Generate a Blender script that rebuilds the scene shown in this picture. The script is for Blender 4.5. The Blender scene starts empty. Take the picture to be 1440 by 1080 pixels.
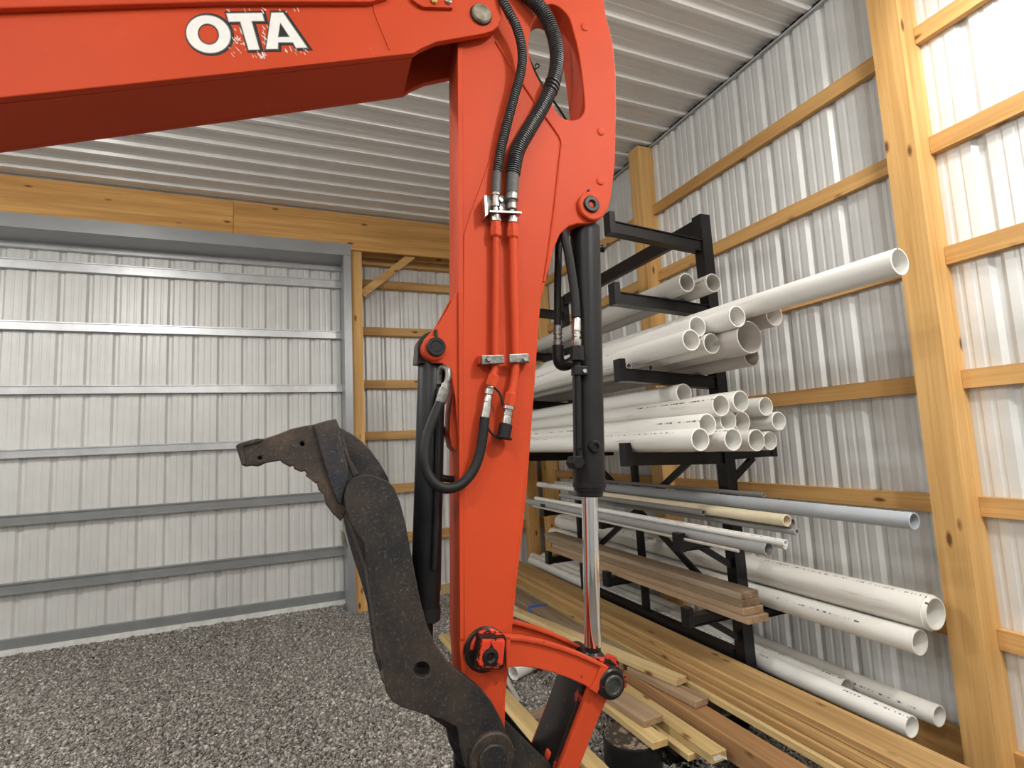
import bpy, bmesh, math, random
import numpy as np
from mathutils import Vector, Matrix

# ------------------------------------------------------------------ camera, world, lights, exposure
SC = bpy.context.scene
COL = SC.collection
F, CX, CY = 759.398, 720.0, 540.0                 # focal length in pixels of a 1440x1080 frame
CAM = np.array([[0.92298883, -0.38186243, -0.0476728],
                [0.00256212, -0.11778069, 0.99303633],
                [0.3848182, 0.91668358, 0.10773189]])   # rows: right, up, forward
cd = bpy.data.cameras.new('camera')
cd.sensor_fit = 'HORIZONTAL'; cd.sensor_width = 36.0; cd.lens = 36.0 * F / 1440.0
cd.clip_start = 0.02; cd.clip_end = 100
cam = bpy.data.objects.new('camera', cd); COL.objects.link(cam)
cm = Matrix.Identity(4)
for i in range(3):
    cm[i][0], cm[i][1], cm[i][2] = CAM[0][i], CAM[1][i], -CAM[2][i]
cam.matrix_world = cm
SC.camera = cam

w = bpy.data.worlds.new('world'); SC.world = w; w.use_nodes = True
w.node_tree.nodes['Background'].inputs[0].default_value = (0.9, 0.95, 1, 1)
w.node_tree.nodes['Background'].inputs[1].default_value = 0.15

SC.view_settings.view_transform = 'Standard'
SC.view_settings.look = 'None'
SC.view_settings.exposure = 0.2
SC.view_settings.gamma = 1.0
SC.view_settings.use_curve_mapping = False


def shop_and_fill_light(x, y, z, watts, down):
    """point lamp glowing all round, plus an added disk light brightening what lies below"""
    for kind, en in (('POINT', watts), ('AREA', down)):
        l = bpy.data.lights.new('shop_and_fill_light', kind); l.energy = en; l.color = (1.0, 0.975, 0.93)
        if kind == 'POINT': l.shadow_soft_size = .06
        else: l.shape = 'DISK'; l.size = .30
        o = bpy.data.objects.new('shop_and_fill_light', l); o.location = (x, y, z if kind == 'POINT' else z - .12)
        COL.objects.link(o)


# lamps under the ceiling: key read from shadows, the rest unseen and added for fill
for lx, ly, lw, ld in ((1.75, -.85, 88, 46), (-1.6, -.8, 26, 26), (-4.0, .1, 30, 24), (1.5, -3.0, 32, 22), (-1.6, -3.0, 36, 28),
                       (-2.0, 3.3, 46, 40), (-4.2, 3.3, 40, 30), (2.45, 1.0, 13, 16)):
    shop_and_fill_light(lx, ly, 2.40, lw, ld)

# ------------------------------------------------------------------ geometry helpers
random.seed(7)
RNG = np.random.default_rng(11)


def ray(x, y):
    return CAM.T @ np.array([(x - CX) / F, (CY - y) / F, 1.0])


def on_y(x, y, Y): d = ray(x, y); return Vector(d * Y / d[1])
def on_x(x, y, X): d = ray(x, y); return Vector(d * X / d[0])
def on_z(x, y, Z): d = ray(x, y); return Vector(d * Z / d[2])


class MB:
    """collects verts and faces for ONE mesh"""
    def __init__(s): s.v = []; s.f = []

    def add(s, vs, fs):
        n = len(s.v); s.v += [tuple(v) for v in vs]; s.f += [tuple(i + n for i in f) for f in fs]; return s

    def box(s, x0, x1, y0, y1, z0, z1):
        vs = [(x, y, z) for x in (x0, x1) for y in (y0, y1) for z in (z0, z1)]
        return s.add(vs, [(0, 1, 3, 2), (4, 6, 7, 5), (0, 4, 5, 1), (2, 3, 7, 6), (0, 2, 6, 4), (1, 5, 7, 3)])

    def bar(s, p, q, wdt, hgt, up=(0, 0, 1)):
        """rectangular bar from p to q; hgt measured along up"""
        p, q = Vector(p), Vector(q); d = (q - p).normalized(); up = Vector(up)
        sd = d.cross(up).normalized(); u = sd.cross(d).normalized()
        vs = []
        for c in (p, q):
            for a, b in ((-1, -1), (1, -1), (1, 1), (-1, 1)):
                vs.append(c + sd * a * wdt / 2 + u * b * hgt / 2)
        return s.add(vs, [(3, 2, 1, 0), (4, 5, 6, 7), (0, 1, 5, 4), (1, 2, 6, 5), (2, 3, 7, 6), (3, 0, 4, 7)])

    def tube(s, pts, r, n=12, cap=True, up=None):
        pts = [Vector(p) for p in pts]; m = len(pts)
        rs = r if isinstance(r, (list, tuple)) else [r] * m
        t0 = (pts[1] - pts[0]).normalized()
        a = Vector((0, 0, 1)) if abs(t0.z) < .9 else Vector((1, 0, 0))
        nn = t0.cross(a).normalized()
        vs = []
        for i, p in enumerate(pts):
            if i == 0: t = pts[1] - pts[0]
            elif i == m - 1: t = pts[-1] - pts[-2]
            else: t = pts[i + 1] - pts[i - 1]
            if t.length < 1e-9: t = t0
            t = t.normalized()
            nn = (nn - t * nn.dot(t)).normalized(); bb = t.cross(nn)
            for k in range(n):
                an = 2 * math.pi * k / n
                vs.append(p + (nn * math.cos(an) + bb * math.sin(an)) * rs[i])
        fs = []
        for i in range(m - 1):
            for k in range(n):
                fs.append((i * n + k, i * n + (k + 1) % n, (i + 1) * n + (k + 1) % n, (i + 1) * n + k))
        if cap:
            fs.append(tuple(reversed(range(n)))); fs.append(tuple((m - 1) * n + k for k in range(n)))
        return s.add(vs, fs)

    def lathe(s, base, axis, prof, n=24, closed=False, flat=0.0):
        """prof: (distance along axis, radius) list"""
        base, ax = Vector(base), Vector(axis).normalized()
        a = Vector((0, 0, 1)) if abs(ax.z) < .9 else Vector((1, 0, 0))
        e1 = ax.cross(a).normalized(); e2 = ax.cross(e1)
        vs = []
        for d, r in prof:
            for k in range(n):
                an = 2 * math.pi * k / n + flat
                vs.append(base + ax * d + (e1 * math.cos(an) + e2 * math.sin(an)) * r)
        m = len(prof); fs = []
        for i in range(m if closed else m - 1):
            j = (i + 1) % m
            for k in range(n):
                fs.append((i * n + k, i * n + (k + 1) % n, j * n + (k + 1) % n, j * n + k))
        if not closed:
            fs.append(tuple(reversed(range(n)))); fs.append(tuple((m - 1) * n + k for k in range(n)))
        return s.add(vs, fs)

    def mesh(s, name, mat, off=Vector((0, 0, 0)), smooth=30):
        me = bpy.data.meshes.new(name)
        me.from_pydata([(v[0] - off[0], v[1] - off[1], v[2] - off[2]) for v in s.v], [], s.f)
        return finish(me, mat, smooth)


def finish(me, mat, smooth=30):
    bm = bmesh.new(); bm.from_mesh(me)
    bmesh.ops.recalc_face_normals(bm, faces=bm.faces)
    bm.to_mesh(me); bm.free()
    if mat is not None: me.materials.append(mat)
    if smooth:
        me.shade_smooth(); me.set_sharp_from_angle(angle=math.radians(smooth))
    return me


def link(name, me, parent=None, loc=None):
    o = bpy.data.objects.new(name, me); COL.objects.link(o)
    if parent is not None: o.parent = parent
    if loc is not None: o.location = loc
    return o


def root_of(o):
    while o.parent is not None: o = o.parent
    return o


def part(name, mb, mat, parent, smooth=30, label=None):
    """mesh given in world coordinates, linked under parent (roots are never rotated)"""
    off = root_of(parent).location
    o = link(name, mb.mesh(name, mat, off, smooth), parent)
    if label: o['label'] = label
    return o


def tag(o, label=None, cat=None, group=None, kind=None):
    if label: o['label'] = label
    if cat: o['category'] = cat
    if group: o['group'] = group
    if kind: o['kind'] = kind
    return o


def empty(name, loc, label=None, cat=None, kind=None, group=None):
    o = bpy.data.objects.new(name, None); COL.objects.link(o); o.location = loc; o.empty_display_size = .1
    return tag(o, label, cat, group, kind)


# ------------------------------------------------------------------ materials
def new_mat(name):
    m = bpy.data.materials.new(name); m.use_nodes = True
    nt = m.node_tree; b = nt.nodes['Principled BSDF']
    return m, nt, b


def nd(nt, typ, **kw):
    n = nt.nodes.new(typ)
    for k, v in kw.items():
        if k in n.inputs: n.inputs[k].default_value = v
        else: setattr(n, k, v)
    return n


def ramp(nt, fac, stops):
    r = nt.nodes.new('ShaderNodeValToRGB')
    e = r.color_ramp.elements
    while len(e) < len(stops): e.new(0.5)
    for el, (p, c) in zip(e, stops):
        el.position = p; el.color = (*c, 1) if len(c) == 3 else c
    nt.links.new(fac, r.inputs[0]); return r


def coords(nt, scale=(1, 1, 1), rnd=True):
    tc = nt.nodes.new('ShaderNodeTexCoord'); mp = nt.nodes.new('ShaderNodeMapping')
    mp.inputs['Scale'].default_value = scale
    nt.links.new(tc.outputs['Object'], mp.inputs['Vector'])
    if rnd:
        oi = nt.nodes.new('ShaderNodeObjectInfo'); ml = nt.nodes.new('ShaderNodeMath'); ml.operation = 'MULTIPLY'
        ml.inputs[1].default_value = 37.0
        nt.links.new(oi.outputs['Random'], ml.inputs[0]); nt.links.new(ml.outputs[0], mp.inputs['Location'])
    return mp.outputs[0], tc


def bump(nt, b, h, strength, dist=.002):
    bp = nd(nt, 'ShaderNodeBump', Strength=strength, Distance=dist)
    nt.links.new(h, bp.inputs['Height']); nt.links.new(bp.outputs[0], b.inputs['Normal'])


def simple(name, col, rough=.5, metal=0.0, var=0.15, scale=14, bmp=0.0, spec=.5, fine=0.0):
    m, nt, b = new_mat(name)
    v, _ = coords(nt)
    n = nd(nt, 'ShaderNodeTexNoise', Scale=scale, Detail=5.0, Roughness=.6); nt.links.new(v, n.inputs['Vector'])
    lo = tuple(c * (1 - var) for c in col); hi = tuple(min(1, c * (1 + var)) for c in col)
    r = ramp(nt, n.outputs['Fac'], [(.3, lo), (.7, hi)])
    nt.links.new(r.outputs[0], b.inputs['Base Color'])
    b.inputs['Roughness'].default_value = rough; b.inputs['Metallic'].default_value = metal
    b.inputs['Specular IOR Level'].default_value = spec
    if bmp: bump(nt, b, n.outputs['Fac'], bmp)
    return m


def chipped(name, col, chip, amount=.64, scale=30, rough=.4, var=.1, chip_rough=.7, bmp=.2, spec=.32):
    """paint with chips and grime in a second colour"""
    m, nt, b = new_mat(name)
    v, _ = coords(nt)
    n1 = nd(nt, 'ShaderNodeTexNoise', Scale=3.0, Detail=4.0); nt.links.new(v, n1.inputs['Vector'])
    base = ramp(nt, n1.outputs['Fac'], [(.3, tuple(c * (1 - var) for c in col)), (.7, tuple(min(1, c * (1 + var)) for c in col))])
    n2 = nd(nt, 'ShaderNodeTexNoise', Scale=scale, Detail=7.0, Roughness=.68); nt.links.new(v, n2.inputs['Vector'])
    mk = ramp(nt, n2.outputs['Fac'], [(amount, (0, 0, 0)), (min(.99, amount + .025), (1, 1, 1))])
    mx = nt.nodes.new('ShaderNodeMix'); mx.data_type = 'RGBA'
    nt.links.new(mk.outputs[0], mx.inputs[0]); nt.links.new(base.outputs[0], mx.inputs[6]); mx.inputs[7].default_value = (*chip, 1)
    out = mx.outputs[2]
    nt.links.new(out, b.inputs['Base Color'])
    rr = nt.nodes.new('ShaderNodeMapRange'); rr.inputs[3].default_value = rough; rr.inputs[4].default_value = chip_rough
    nt.links.new(mk.outputs[0], rr.inputs[0]); nt.links.new(rr.outputs[0], b.inputs['Roughness'])
    bump(nt, b, n2.outputs['Fac'], bmp, .001)
    b.inputs['Specular IOR Level'].default_value = spec
    return m


def wood(name, lo, hi, knot=(.16, .07, .02), rough=.6, grain=1.0, knots=True, axis=0):
    """grain runs along the object's own X axis (axis=0), Y (1) or Z (2)"""
    m, nt, b = new_mat(name)
    sc = [38.0, 38.0, 38.0]; sc[axis] = 1.1
    v, tc = coords(nt, tuple(sc))
    n = nd(nt, 'ShaderNodeTexNoise', Scale=1.0, Detail=5.0, Roughness=.6, Distortion=.6); nt.links.new(v, n.inputs['Vector'])
    r = ramp(nt, n.outputs['Fac'], [(.28, lo), (.5, tuple((a + c) / 2 for a, c in zip(lo, hi))), (.72, hi)])
    sb = [9.0, 9.0, 9.0]; sb[axis] = .5
    v3, _ = coords(nt, tuple(sb))
    n3 = nd(nt, 'ShaderNodeTexNoise', Scale=1.0, Detail=2.0); nt.links.new(v3, n3.inputs['Vector'])
    r3 = ramp(nt, n3.outputs['Fac'], [(.3, (.72, .68, .62)), (.65, (1, 1, 1))])
    mul = nt.nodes.new('ShaderNodeMix'); mul.data_type = 'RGBA'; mul.blend_type = 'MULTIPLY'; mul.inputs[0].default_value = grain
    nt.links.new(r.outputs[0], mul.inputs[6]); nt.links.new(r3.outputs[0], mul.inputs[7])
    out = mul.outputs[2]
    if axis == 0:
        v5, _ = coords(nt, (0, 1, 1)); sx = nt.nodes.new('ShaderNodeVectorMath'); sx.operation = 'LENGTH'
        ofs = nt.nodes.new('ShaderNodeVectorMath'); ofs.operation = 'ADD'; ofs.inputs[1].default_value = (0, 0, .045)
        sc_ = nt.nodes.new('ShaderNodeVectorMath'); sc_.operation = 'MULTIPLY'; sc_.inputs[1].default_value = (0, 1, 1)
        nt.links.new(tc.outputs['Object'], ofs.inputs[0]); nt.links.new(ofs.outputs[0], sc_.inputs[0]); nt.links.new(sc_.outputs[0], sx.inputs[0])
        ml_ = nt.nodes.new('ShaderNodeMath'); ml_.operation = 'MULTIPLY'; ml_.inputs[1].default_value = 900.0
        si = nt.nodes.new('ShaderNodeMath'); si.operation = 'SINE'
        nt.links.new(sx.outputs['Value'], ml_.inputs[0]); nt.links.new(ml_.outputs[0], si.inputs[0])
        rg = ramp(nt, si.outputs[0], [(0, (.80, .72, .62)), (.6, (1, 1, 1))])
        ge = nt.nodes.new('ShaderNodeNewGeometry'); vt = nt.nodes.new('ShaderNodeVectorTransform')
        vt.vector_type = 'NORMAL'; vt.convert_from = 'WORLD'; vt.convert_to = 'OBJECT'
        nt.links.new(ge.outputs['True Normal'], vt.inputs[0])
        sp_ = nt.nodes.new('ShaderNodeSeparateXYZ'); nt.links.new(vt.outputs[0], sp_.inputs[0])
        ab_ = nt.nodes.new('ShaderNodeMath'); ab_.operation = 'ABSOLUTE'; nt.links.new(sp_.outputs[0], ab_.inputs[0])
        gt_ = nt.nodes.new('ShaderNodeMath'); gt_.operation = 'GREATER_THAN'; gt_.inputs[1].default_value = .9; nt.links.new(ab_.outputs[0], gt_.inputs[0])
        m5 = nt.nodes.new('ShaderNodeMix'); m5.data_type = 'RGBA'; m5.blend_type = 'MULTIPLY'
        nt.links.new(gt_.outputs[0], m5.inputs[0]); nt.links.new(out, m5.inputs[6]); nt.links.new(rg.outputs[0], m5.inputs[7])
        out = m5.outputs[2]
    if knots:
        sk = [9.0, 9.0, 9.0]; sk[axis] = 3.2
        v2, _ = coords(nt, tuple(sk))
        vo = nd(nt, 'ShaderNodeTexVoronoi', Scale=1.0); nt.links.new(v2, vo.inputs['Vector'])
        k = ramp(nt, vo.outputs['Distance'], [(.07, (1, 1, 1)), (.15, (0, 0, 0))])
        mx = nt.nodes.new('ShaderNodeMix'); mx.data_type = 'RGBA'
        nt.links.new(k.outputs[0], mx.inputs[0]); nt.links.new(out, mx.inputs[6]); mx.inputs[7].default_value = (*knot, 1)
        out = mx.outputs[2]
    nt.links.new(out, b.inputs['Base Color']); b.inputs['Roughness'].default_value = rough
    b.inputs['Specular IOR Level'].default_value = .3
    bump(nt, b, n.outputs['Fac'], .25, .001)
    return m


def plastic_pipe(name, col, dirt, rough=.38, printed=True, dirty=.62):
    """pvc: object X runs along the pipe; a printed line of dark dashes along one side, dirt smears"""
    m, nt, b = new_mat(name)
    v, tc = coords(nt, (1.5, 14, 14))
    n = nd(nt, 'ShaderNodeTexNoise', Scale=1.6, Detail=8.0, Roughness=.7); nt.links.new(v, n.inputs['Vector'])
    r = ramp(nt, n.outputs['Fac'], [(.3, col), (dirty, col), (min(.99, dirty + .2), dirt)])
    out = r.outputs[0]
    if printed:
        sep = nt.nodes.new('ShaderNodeSeparateXYZ'); nt.links.new(tc.outputs['Object'], sep.inputs[0])
        at = nt.nodes.new('ShaderNodeMath'); at.operation = 'ARCTAN2'
        nt.links.new(sep.outputs['Z'], at.inputs[0]); nt.links.new(sep.outputs['Y'], at.inputs[1])
        oi = nt.nodes.new('ShaderNodeObjectInfo')
        mr = nt.nodes.new('ShaderNodeMapRange'); mr.inputs[3].default_value = .2; mr.inputs[4].default_value = 1.5
        nt.links.new(oi.outputs['Random'], mr.inputs[0])
        cmp = nt.nodes.new('ShaderNodeMath'); cmp.operation = 'COMPARE'; cmp.inputs[2].default_value = .07
        nt.links.new(at.outputs[0], cmp.inputs[0]); nt.links.new(mr.outputs[0], cmp.inputs[1])
        v2, _ = coords(nt, (42, 1, 1))
        n2 = nd(nt, 'ShaderNodeTexNoise', Scale=1.0, Detail=3.0, Roughness=.9); nt.links.new(v2, n2.inputs['Vector'])
        g = nt.nodes.new('ShaderNodeMath'); g.operation = 'GREATER_THAN'; g.inputs[1].default_value = .53
        nt.links.new(n2.outputs['Fac'], g.inputs[0])
        v4, _ = coords(nt, (1.1, .01, .01))
        n4 = nd(nt, 'ShaderNodeTexNoise', Scale=1.0, Detail=0.0); nt.links.new(v4, n4.inputs['Vector'])
        g4 = nt.nodes.new('ShaderNodeMath'); g4.operation = 'GREATER_THAN'; g4.inputs[1].default_value = .5
        nt.links.new(n4.outputs['Fac'], g4.inputs[0])
        a1 = nt.nodes.new('ShaderNodeMath'); a1.operation = 'MULTIPLY'
        nt.links.new(cmp.outputs[0], a1.inputs[0]); nt.links.new(g.outputs[0], a1.inputs[1])
        a2 = nt.nodes.new('ShaderNodeMath'); a2.operation = 'MULTIPLY'
        nt.links.new(a1.outputs[0], a2.inputs[0]); nt.links.new(g4.outputs[0], a2.inputs[1])
        mx = nt.nodes.new('ShaderNodeMix'); mx.data_type = 'RGBA'
        nt.links.new(a2.outputs[0], mx.inputs[0]); nt.links.new(out, mx.inputs[6]); mx.inputs[7].default_value = (.09, .08, .07, 1)
        out = mx.outputs[2]
    nt.links.new(out, b.inputs['Base Color']); b.inputs['Roughness'].default_value = rough
    return m


def rusty(name, dark, rust, thr=.5, scale=7):
    m, nt, b = new_mat(name)
    v, _ = coords(nt)
    n = nd(nt, 'ShaderNodeTexNoise', Scale=scale, Detail=9.0, Roughness=.72); nt.links.new(v, n.inputs['Vector'])
    mid = tuple((a + c) / 2 for a, c in zip(dark, rust))
    r = ramp(nt, n.outputs['Fac'], [(thr - .14, dark), (thr, mid), (thr + .12, rust)])
    n2 = nd(nt, 'ShaderNodeTexNoise', Scale=130.0, Detail=4.0, Roughness=.8); nt.links.new(v, n2.inputs['Vector'])
    r2 = ramp(nt, n2.outputs['Fac'], [(.56, (0, 0, 0)), (.72, (.10, .085, .06))])
    mx = nt.nodes.new('ShaderNodeMix'); mx.data_type = 'RGBA'; mx.blend_type = 'ADD'; mx.inputs[0].default_value = 1
    nt.links.new(r.outputs[0], mx.inputs[6]); nt.links.new(r2.outputs[0], mx.inputs[7])
    nt.links.new(mx.outputs[2], b.inputs['Base Color'])
    b.inputs['Roughness'].default_value = .55; b.inputs['Specular IOR Level'].default_value = .4
    ad = nt.nodes.new('ShaderNodeMath'); ad.operation = 'ADD'
    nt.links.new(n.outputs['Fac'], ad.inputs[0]); nt.links.new(n2.outputs['Fac'], ad.inputs[1])
    bump(nt, b, ad.outputs[0], .45, .003)
    return m


ORANGE = (.54, .063, .020)
M_ORANGE = chipped('orange_paint', ORANGE, (.80, .30, .17), amount=.70, scale=42, rough=.52, var=.07, bmp=.05, spec=.16)
M_ORANGE_WORN = chipped('worn_orange_paint', ORANGE, (.012, .009, .008), amount=.655, scale=24, rough=.48, var=.10, bmp=.15, spec=.2)
M_GREASY = chipped('greasy_orange_paint', (.55, .045, .018), (.008, .007, .006), amount=.50, scale=26, rough=.38, var=.15, chip_rough=.45, bmp=.4)
M_GRIME_SHADE = chipped('black_grease_and_shade', (.012, .010, .009), (.30, .03, .014), amount=.60, scale=22, rough=.35, bmp=.5)  # real grease on pins and bosses; also stands in for shade on the link web
M_BLACK = simple('black_cylinder_paint', (.011, .011, .012), .42, var=.25, scale=9, spec=.28)
M_RACK = chipped('black_rack_paint', (.008, .008, .009), (.05, .05, .05), amount=.74, scale=40, rough=.30, bmp=.03, spec=.3)
M_RUBBER = simple('black_hose_rubber', (.011, .011, .011), .55, var=.3, scale=60, spec=.3)
M_CORR = simple('corrugated_sleeve_plastic', (.060, .060, .060), .36, var=.2, scale=30)
M_SLEEVE = simple('gray_hose_sleeve', (.075, .075, .072), .55, var=.2, scale=80)
M_ZINC = simple('zinc_fitting', (.50, .49, .46), .30, 1.0, var=.3, scale=60)
M_DULL = simple('dull_fitting_steel', (.24, .235, .22), .42, .85, var=.45, scale=90, bmp=.2)
M_DARKSTEEL = simple('oily_dark_steel', (.050, .050, .044), .38, .3, var=.5, scale=60, bmp=.2)
M_PIN = simple('worn_pin_steel', (.19, .165, .125), .6, .25, var=.7, scale=45, bmp=.4)
M_CHROME = simple('chrome', (.86, .86, .86), .06, 1.0, var=.02)
M_RUST = rusty('rusted_steel', (.016, .013, .012), (.066, .043, .030), .52, 9)
M_RUST2 = rusty('scuffed_black_steel', (.011, .012, .014), (.050, .036, .025), .60, 6)
M_THUMB = rusty('rust_flecked_steel', (.011, .011, .013), (.052, .036, .025), .53, 5)
M_BLUE = rusty('blue_black_steel', (.012, .015, .023), (.058, .040, .029), .54, 11)
M_STEEL = simple('galvanized_steel', (.52, .53, .53), .42, .35, var=.10, scale=5)
M_CEIL = simple('ceiling_steel', (.80, .79, .77), .28, .0, var=.04, scale=3)
M_SHEET = simple('wall_sheet_steel', (.72, .73, .72), .34, .12, var=.06, scale=4)
M_DOORSHEET = simple('door_sheet_steel', (.66, .66, .645), .38, .10, var=.05, scale=4)
M_TRIMM = simple('gray_steel_trim', (.34, .35, .36), .35, .4, var=.06, scale=4)
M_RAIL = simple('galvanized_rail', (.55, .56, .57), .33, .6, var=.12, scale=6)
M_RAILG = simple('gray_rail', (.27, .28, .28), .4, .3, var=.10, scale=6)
M_BACK = simple('sheathing_back', (.10, .10, .10), .8)
M_GIRT = wood('girt_pine', (.58, .31, .10), (.78, .48, .19), axis=1)
M_GIRTX = wood('girt_pine_x', (.58, .32, .11), (.78, .49, .20), axis=0)
M_POST = wood('post_pine', (.62, .34, .11), (.82, .52, .21), axis=2)
M_BEAM = wood('header_pine', (.54, .27, .075), (.76, .45, .16), axis=0)
M_TREATED = wood('treated_pine', (.41, .24, .095), (.64, .425, .195))
M_LIGHTPINE = wood('fresh_pine', (.62, .44, .20), (.84, .66, .38))
M_GREENPINE = wood('yellow_pine', (.52, .37, .16), (.74, .57, .29))
M_REDWOOD = wood('reddish_timber', (.33, .18, .085), (.58, .34, .165))
M_OLD = wood('weathered_board', (.21, .15, .098), (.42, .32, .225), knots=False)
M_OLD2 = wood('weathered_plank', (.30, .20, .12), (.52, .38, .255), knots=False)
M_PVC = plastic_pipe('white_pvc', (.87, .86, .82), (.50, .43, .34))
M_PVC_D = plastic_pipe('dirty_white_pvc', (.80, .785, .735), (.50, .44, .36), dirty=.58)
M_PVC_SHADED = plastic_pipe('shaded_white_pvc', (.60, .56, .52), (.42, .36, .30))  # white pvc darkened to tan, shade put into the colour
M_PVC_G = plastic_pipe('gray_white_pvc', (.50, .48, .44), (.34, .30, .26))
M_GREYPIPE = plastic_pipe('gray_conduit', (.36, .36, .36), (.27, .26, .25), rough=.45)
M_DARKPIPE = plastic_pipe('dark_gray_conduit', (.20, .195, .185), (.15, .14, .13), rough=.5)
M_BLUEPIPE = plastic_pipe('blue_gray_conduit', (.42, .45, .48), (.34, .34, .35), rough=.4)
M_CREAM = plastic_pipe('cream_pipe', (.74, .65, .46), (.50, .42, .30), printed=False)
M_WHITE = simple('decal_white', (.80, .78, .74), .4, var=.05, scale=40)
M_DECALGREY = simple('decal_gray_edge', (.17, .17, .16), .4, var=.1)
M_DECALBLACK = simple('decal_black', (.012, .010, .010), .4)
M_TAPE = simple('blue_tape', (.03, .13, .55), .5)
M_THRESH = simple('pale_threshold', (.72, .72, .70), .7)

# ------------------------------------------------------------------ setting
FLOOR = -1.75
WX = 3.13          # right wall sheet
WY = 6.55          # back wall sheet
CZ = 2.68          # ceiling
XL, YF = -5.0, -4.5
RIB = .235
PANEL = 4 * RIB


def rib_profile(n, major_h, out):
    """(s, h) across n ribs; h positive towards `out`"""
    p = []
    for i in range(n):
        b = i * RIB
        p += [(b, 0), (b + .022, major_h), (b + .044, major_h), (b + .066, 0),
              (b + .110, 0), (b + .118, major_h * .18), (b + .128, major_h * .18), (b + .136, 0),
              (b + .172, 0), (b + .180, major_h * .18), (b + .190, major_h * .18), (b + .198, 0)]
    p.append((n * RIB, 0))
    return [(s, h * out) for s, h in p]


def ceiling_profile(n, h, out):
    p = []
    for i in range(n):
        b = i * RIB
        p += [(b, 0), (b + .010, h), (b + .042, h), (b + .052, 0), (b + .108, 0), (b + .112, h * .14), (b + .122, h * .14), (b + .126, 0),
              (b + .170, 0), (b + .174, h * .14), (b + .184, h * .14), (b + .188, 0)]
    p.append((n * RIB, 0))
    return [(s, k * out) for s, k in p]


def sheet_panels(name, parent, mat, s0, s1, fn, h, out, profile=rib_profile):
    """ribbed sheets side by side; fn(s, h, k) -> world point for k in (0,1) at the two ends of the ribs"""
    s = s0
    while s < s1 - .01:
        prof = [(s + a, b) for a, b in profile(4, h, out)]
        mb = MB()
        vs = [fn(a, b, 0) for a, b in prof] + [fn(a, b, 1) for a, b in prof]
        n = len(prof)
        mb.add(vs, [(i, i + 1, n + i + 1, n + i) for i in range(n - 1)])
        part(name, mb, mat, parent, smooth=0)
        s += PANEL


def struct(name, mb, mat, smooth=0):
    o = link(name, mb.mesh(name, mat, smooth=smooth)); o['kind'] = 'structure'; return o


gm, gnt, gb = new_mat('packed_gravel')
gv, _ = coords(gnt, rnd=False)
gn = nd(gnt, 'ShaderNodeTexNoise', Scale=60.0, Detail=6.0, Roughness=.7); gnt.links.new(gv, gn.inputs['Vector'])
gr = ramp(gnt, gn.outputs['Fac'], [(.35, (.08, .073, .066)), (.7, (.21, .194, .176))])
gnt.links.new(gr.outputs[0], gb.inputs['Base Color']); gb.inputs['Roughness'].default_value = .9
bump(gnt, gb, gn.outputs['Fac'], .8, .02)
floor = struct('floor', MB().box(XL, WX, YF, WY + .6, FLOOR - .1, FLOOR), gm)

wall_right = struct('wall_right', MB().box(WX + .06, WX + .12, YF, WY + .1, FLOOR, CZ + .05), M_BACK)
sheet_panels('steel_panel', wall_right, M_SHEET, 6.55 - 11 * PANEL, 6.55,
             lambda s, h, k: (WX + h, s, (FLOOR, CZ)[k]), .018, 1)
wall_back = struct('wall_back', MB().box(.5, WX + .1, WY + .06, WY + .12, FLOOR, CZ + .05), M_BACK)
sheet_panels('steel_panel', wall_back, M_SHEET, .58, WX,
             lambda s, h, k: (s, WY + h, (FLOOR, CZ)[k]), .018, 1)
wall_left = struct('wall_left', MB().box(XL - .1, XL, YF, WY + .5, FLOOR, CZ + .05), M_STEEL)
wall_front = struct('wall_front', MB().box(XL, WX + .1, YF - .1, YF, FLOOR, CZ + .05), M_STEEL)
ceiling = struct('ceiling', MB().box(XL, WX + .1, YF, WY + .2, CZ + .03, CZ + .1), M_BACK)
c0 = 2.40 - 30 * RIB
sheet_panels('steel_panel', ceiling, M_CEIL, c0, WY,
             lambda s, h, k: ((XL, WX)[k], s, CZ + .022 + h), .028, -1, ceiling_profile)
tr = MB(); tr.box(WX - .035, WX + .02, YF, WY, CZ - .022, CZ - .016); tr.box(WX - .035, WX - .03, YF, WY, CZ - .035, CZ - .016)
struct('trim_1', tr, M_STEEL)

# right wall girts and posts
posts_y = (-.65, 1.60, 3.84, 6.10)
for py in posts_y:
    part('post', MB().box(2.97, WX - .002, py, py + .145, FLOOR, CZ - .03), M_POST, wall_right, 0)
for z in (2.045, 1.43, .837, .205, -.415, -1.03):
    for a, b in zip(posts_y[:-1], posts_y[1:]):
        part('girt', MB().box(WX - .042, WX - .002, a + .147, b - .002, z - .046, z + .046), M_GIRT, wall_right, 0)
    part('girt', MB().box(WX - .042, WX - .002, 6.247, WY - .01, z - .046, z + .046), M_GIRT, wall_right, 0)
part('skirt_board', MB().box(WX - .042, WX - .002, YF + .2, WY - .05, FLOOR, FLOOR + .22), M_GIRT, wall_right, 0)

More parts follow.
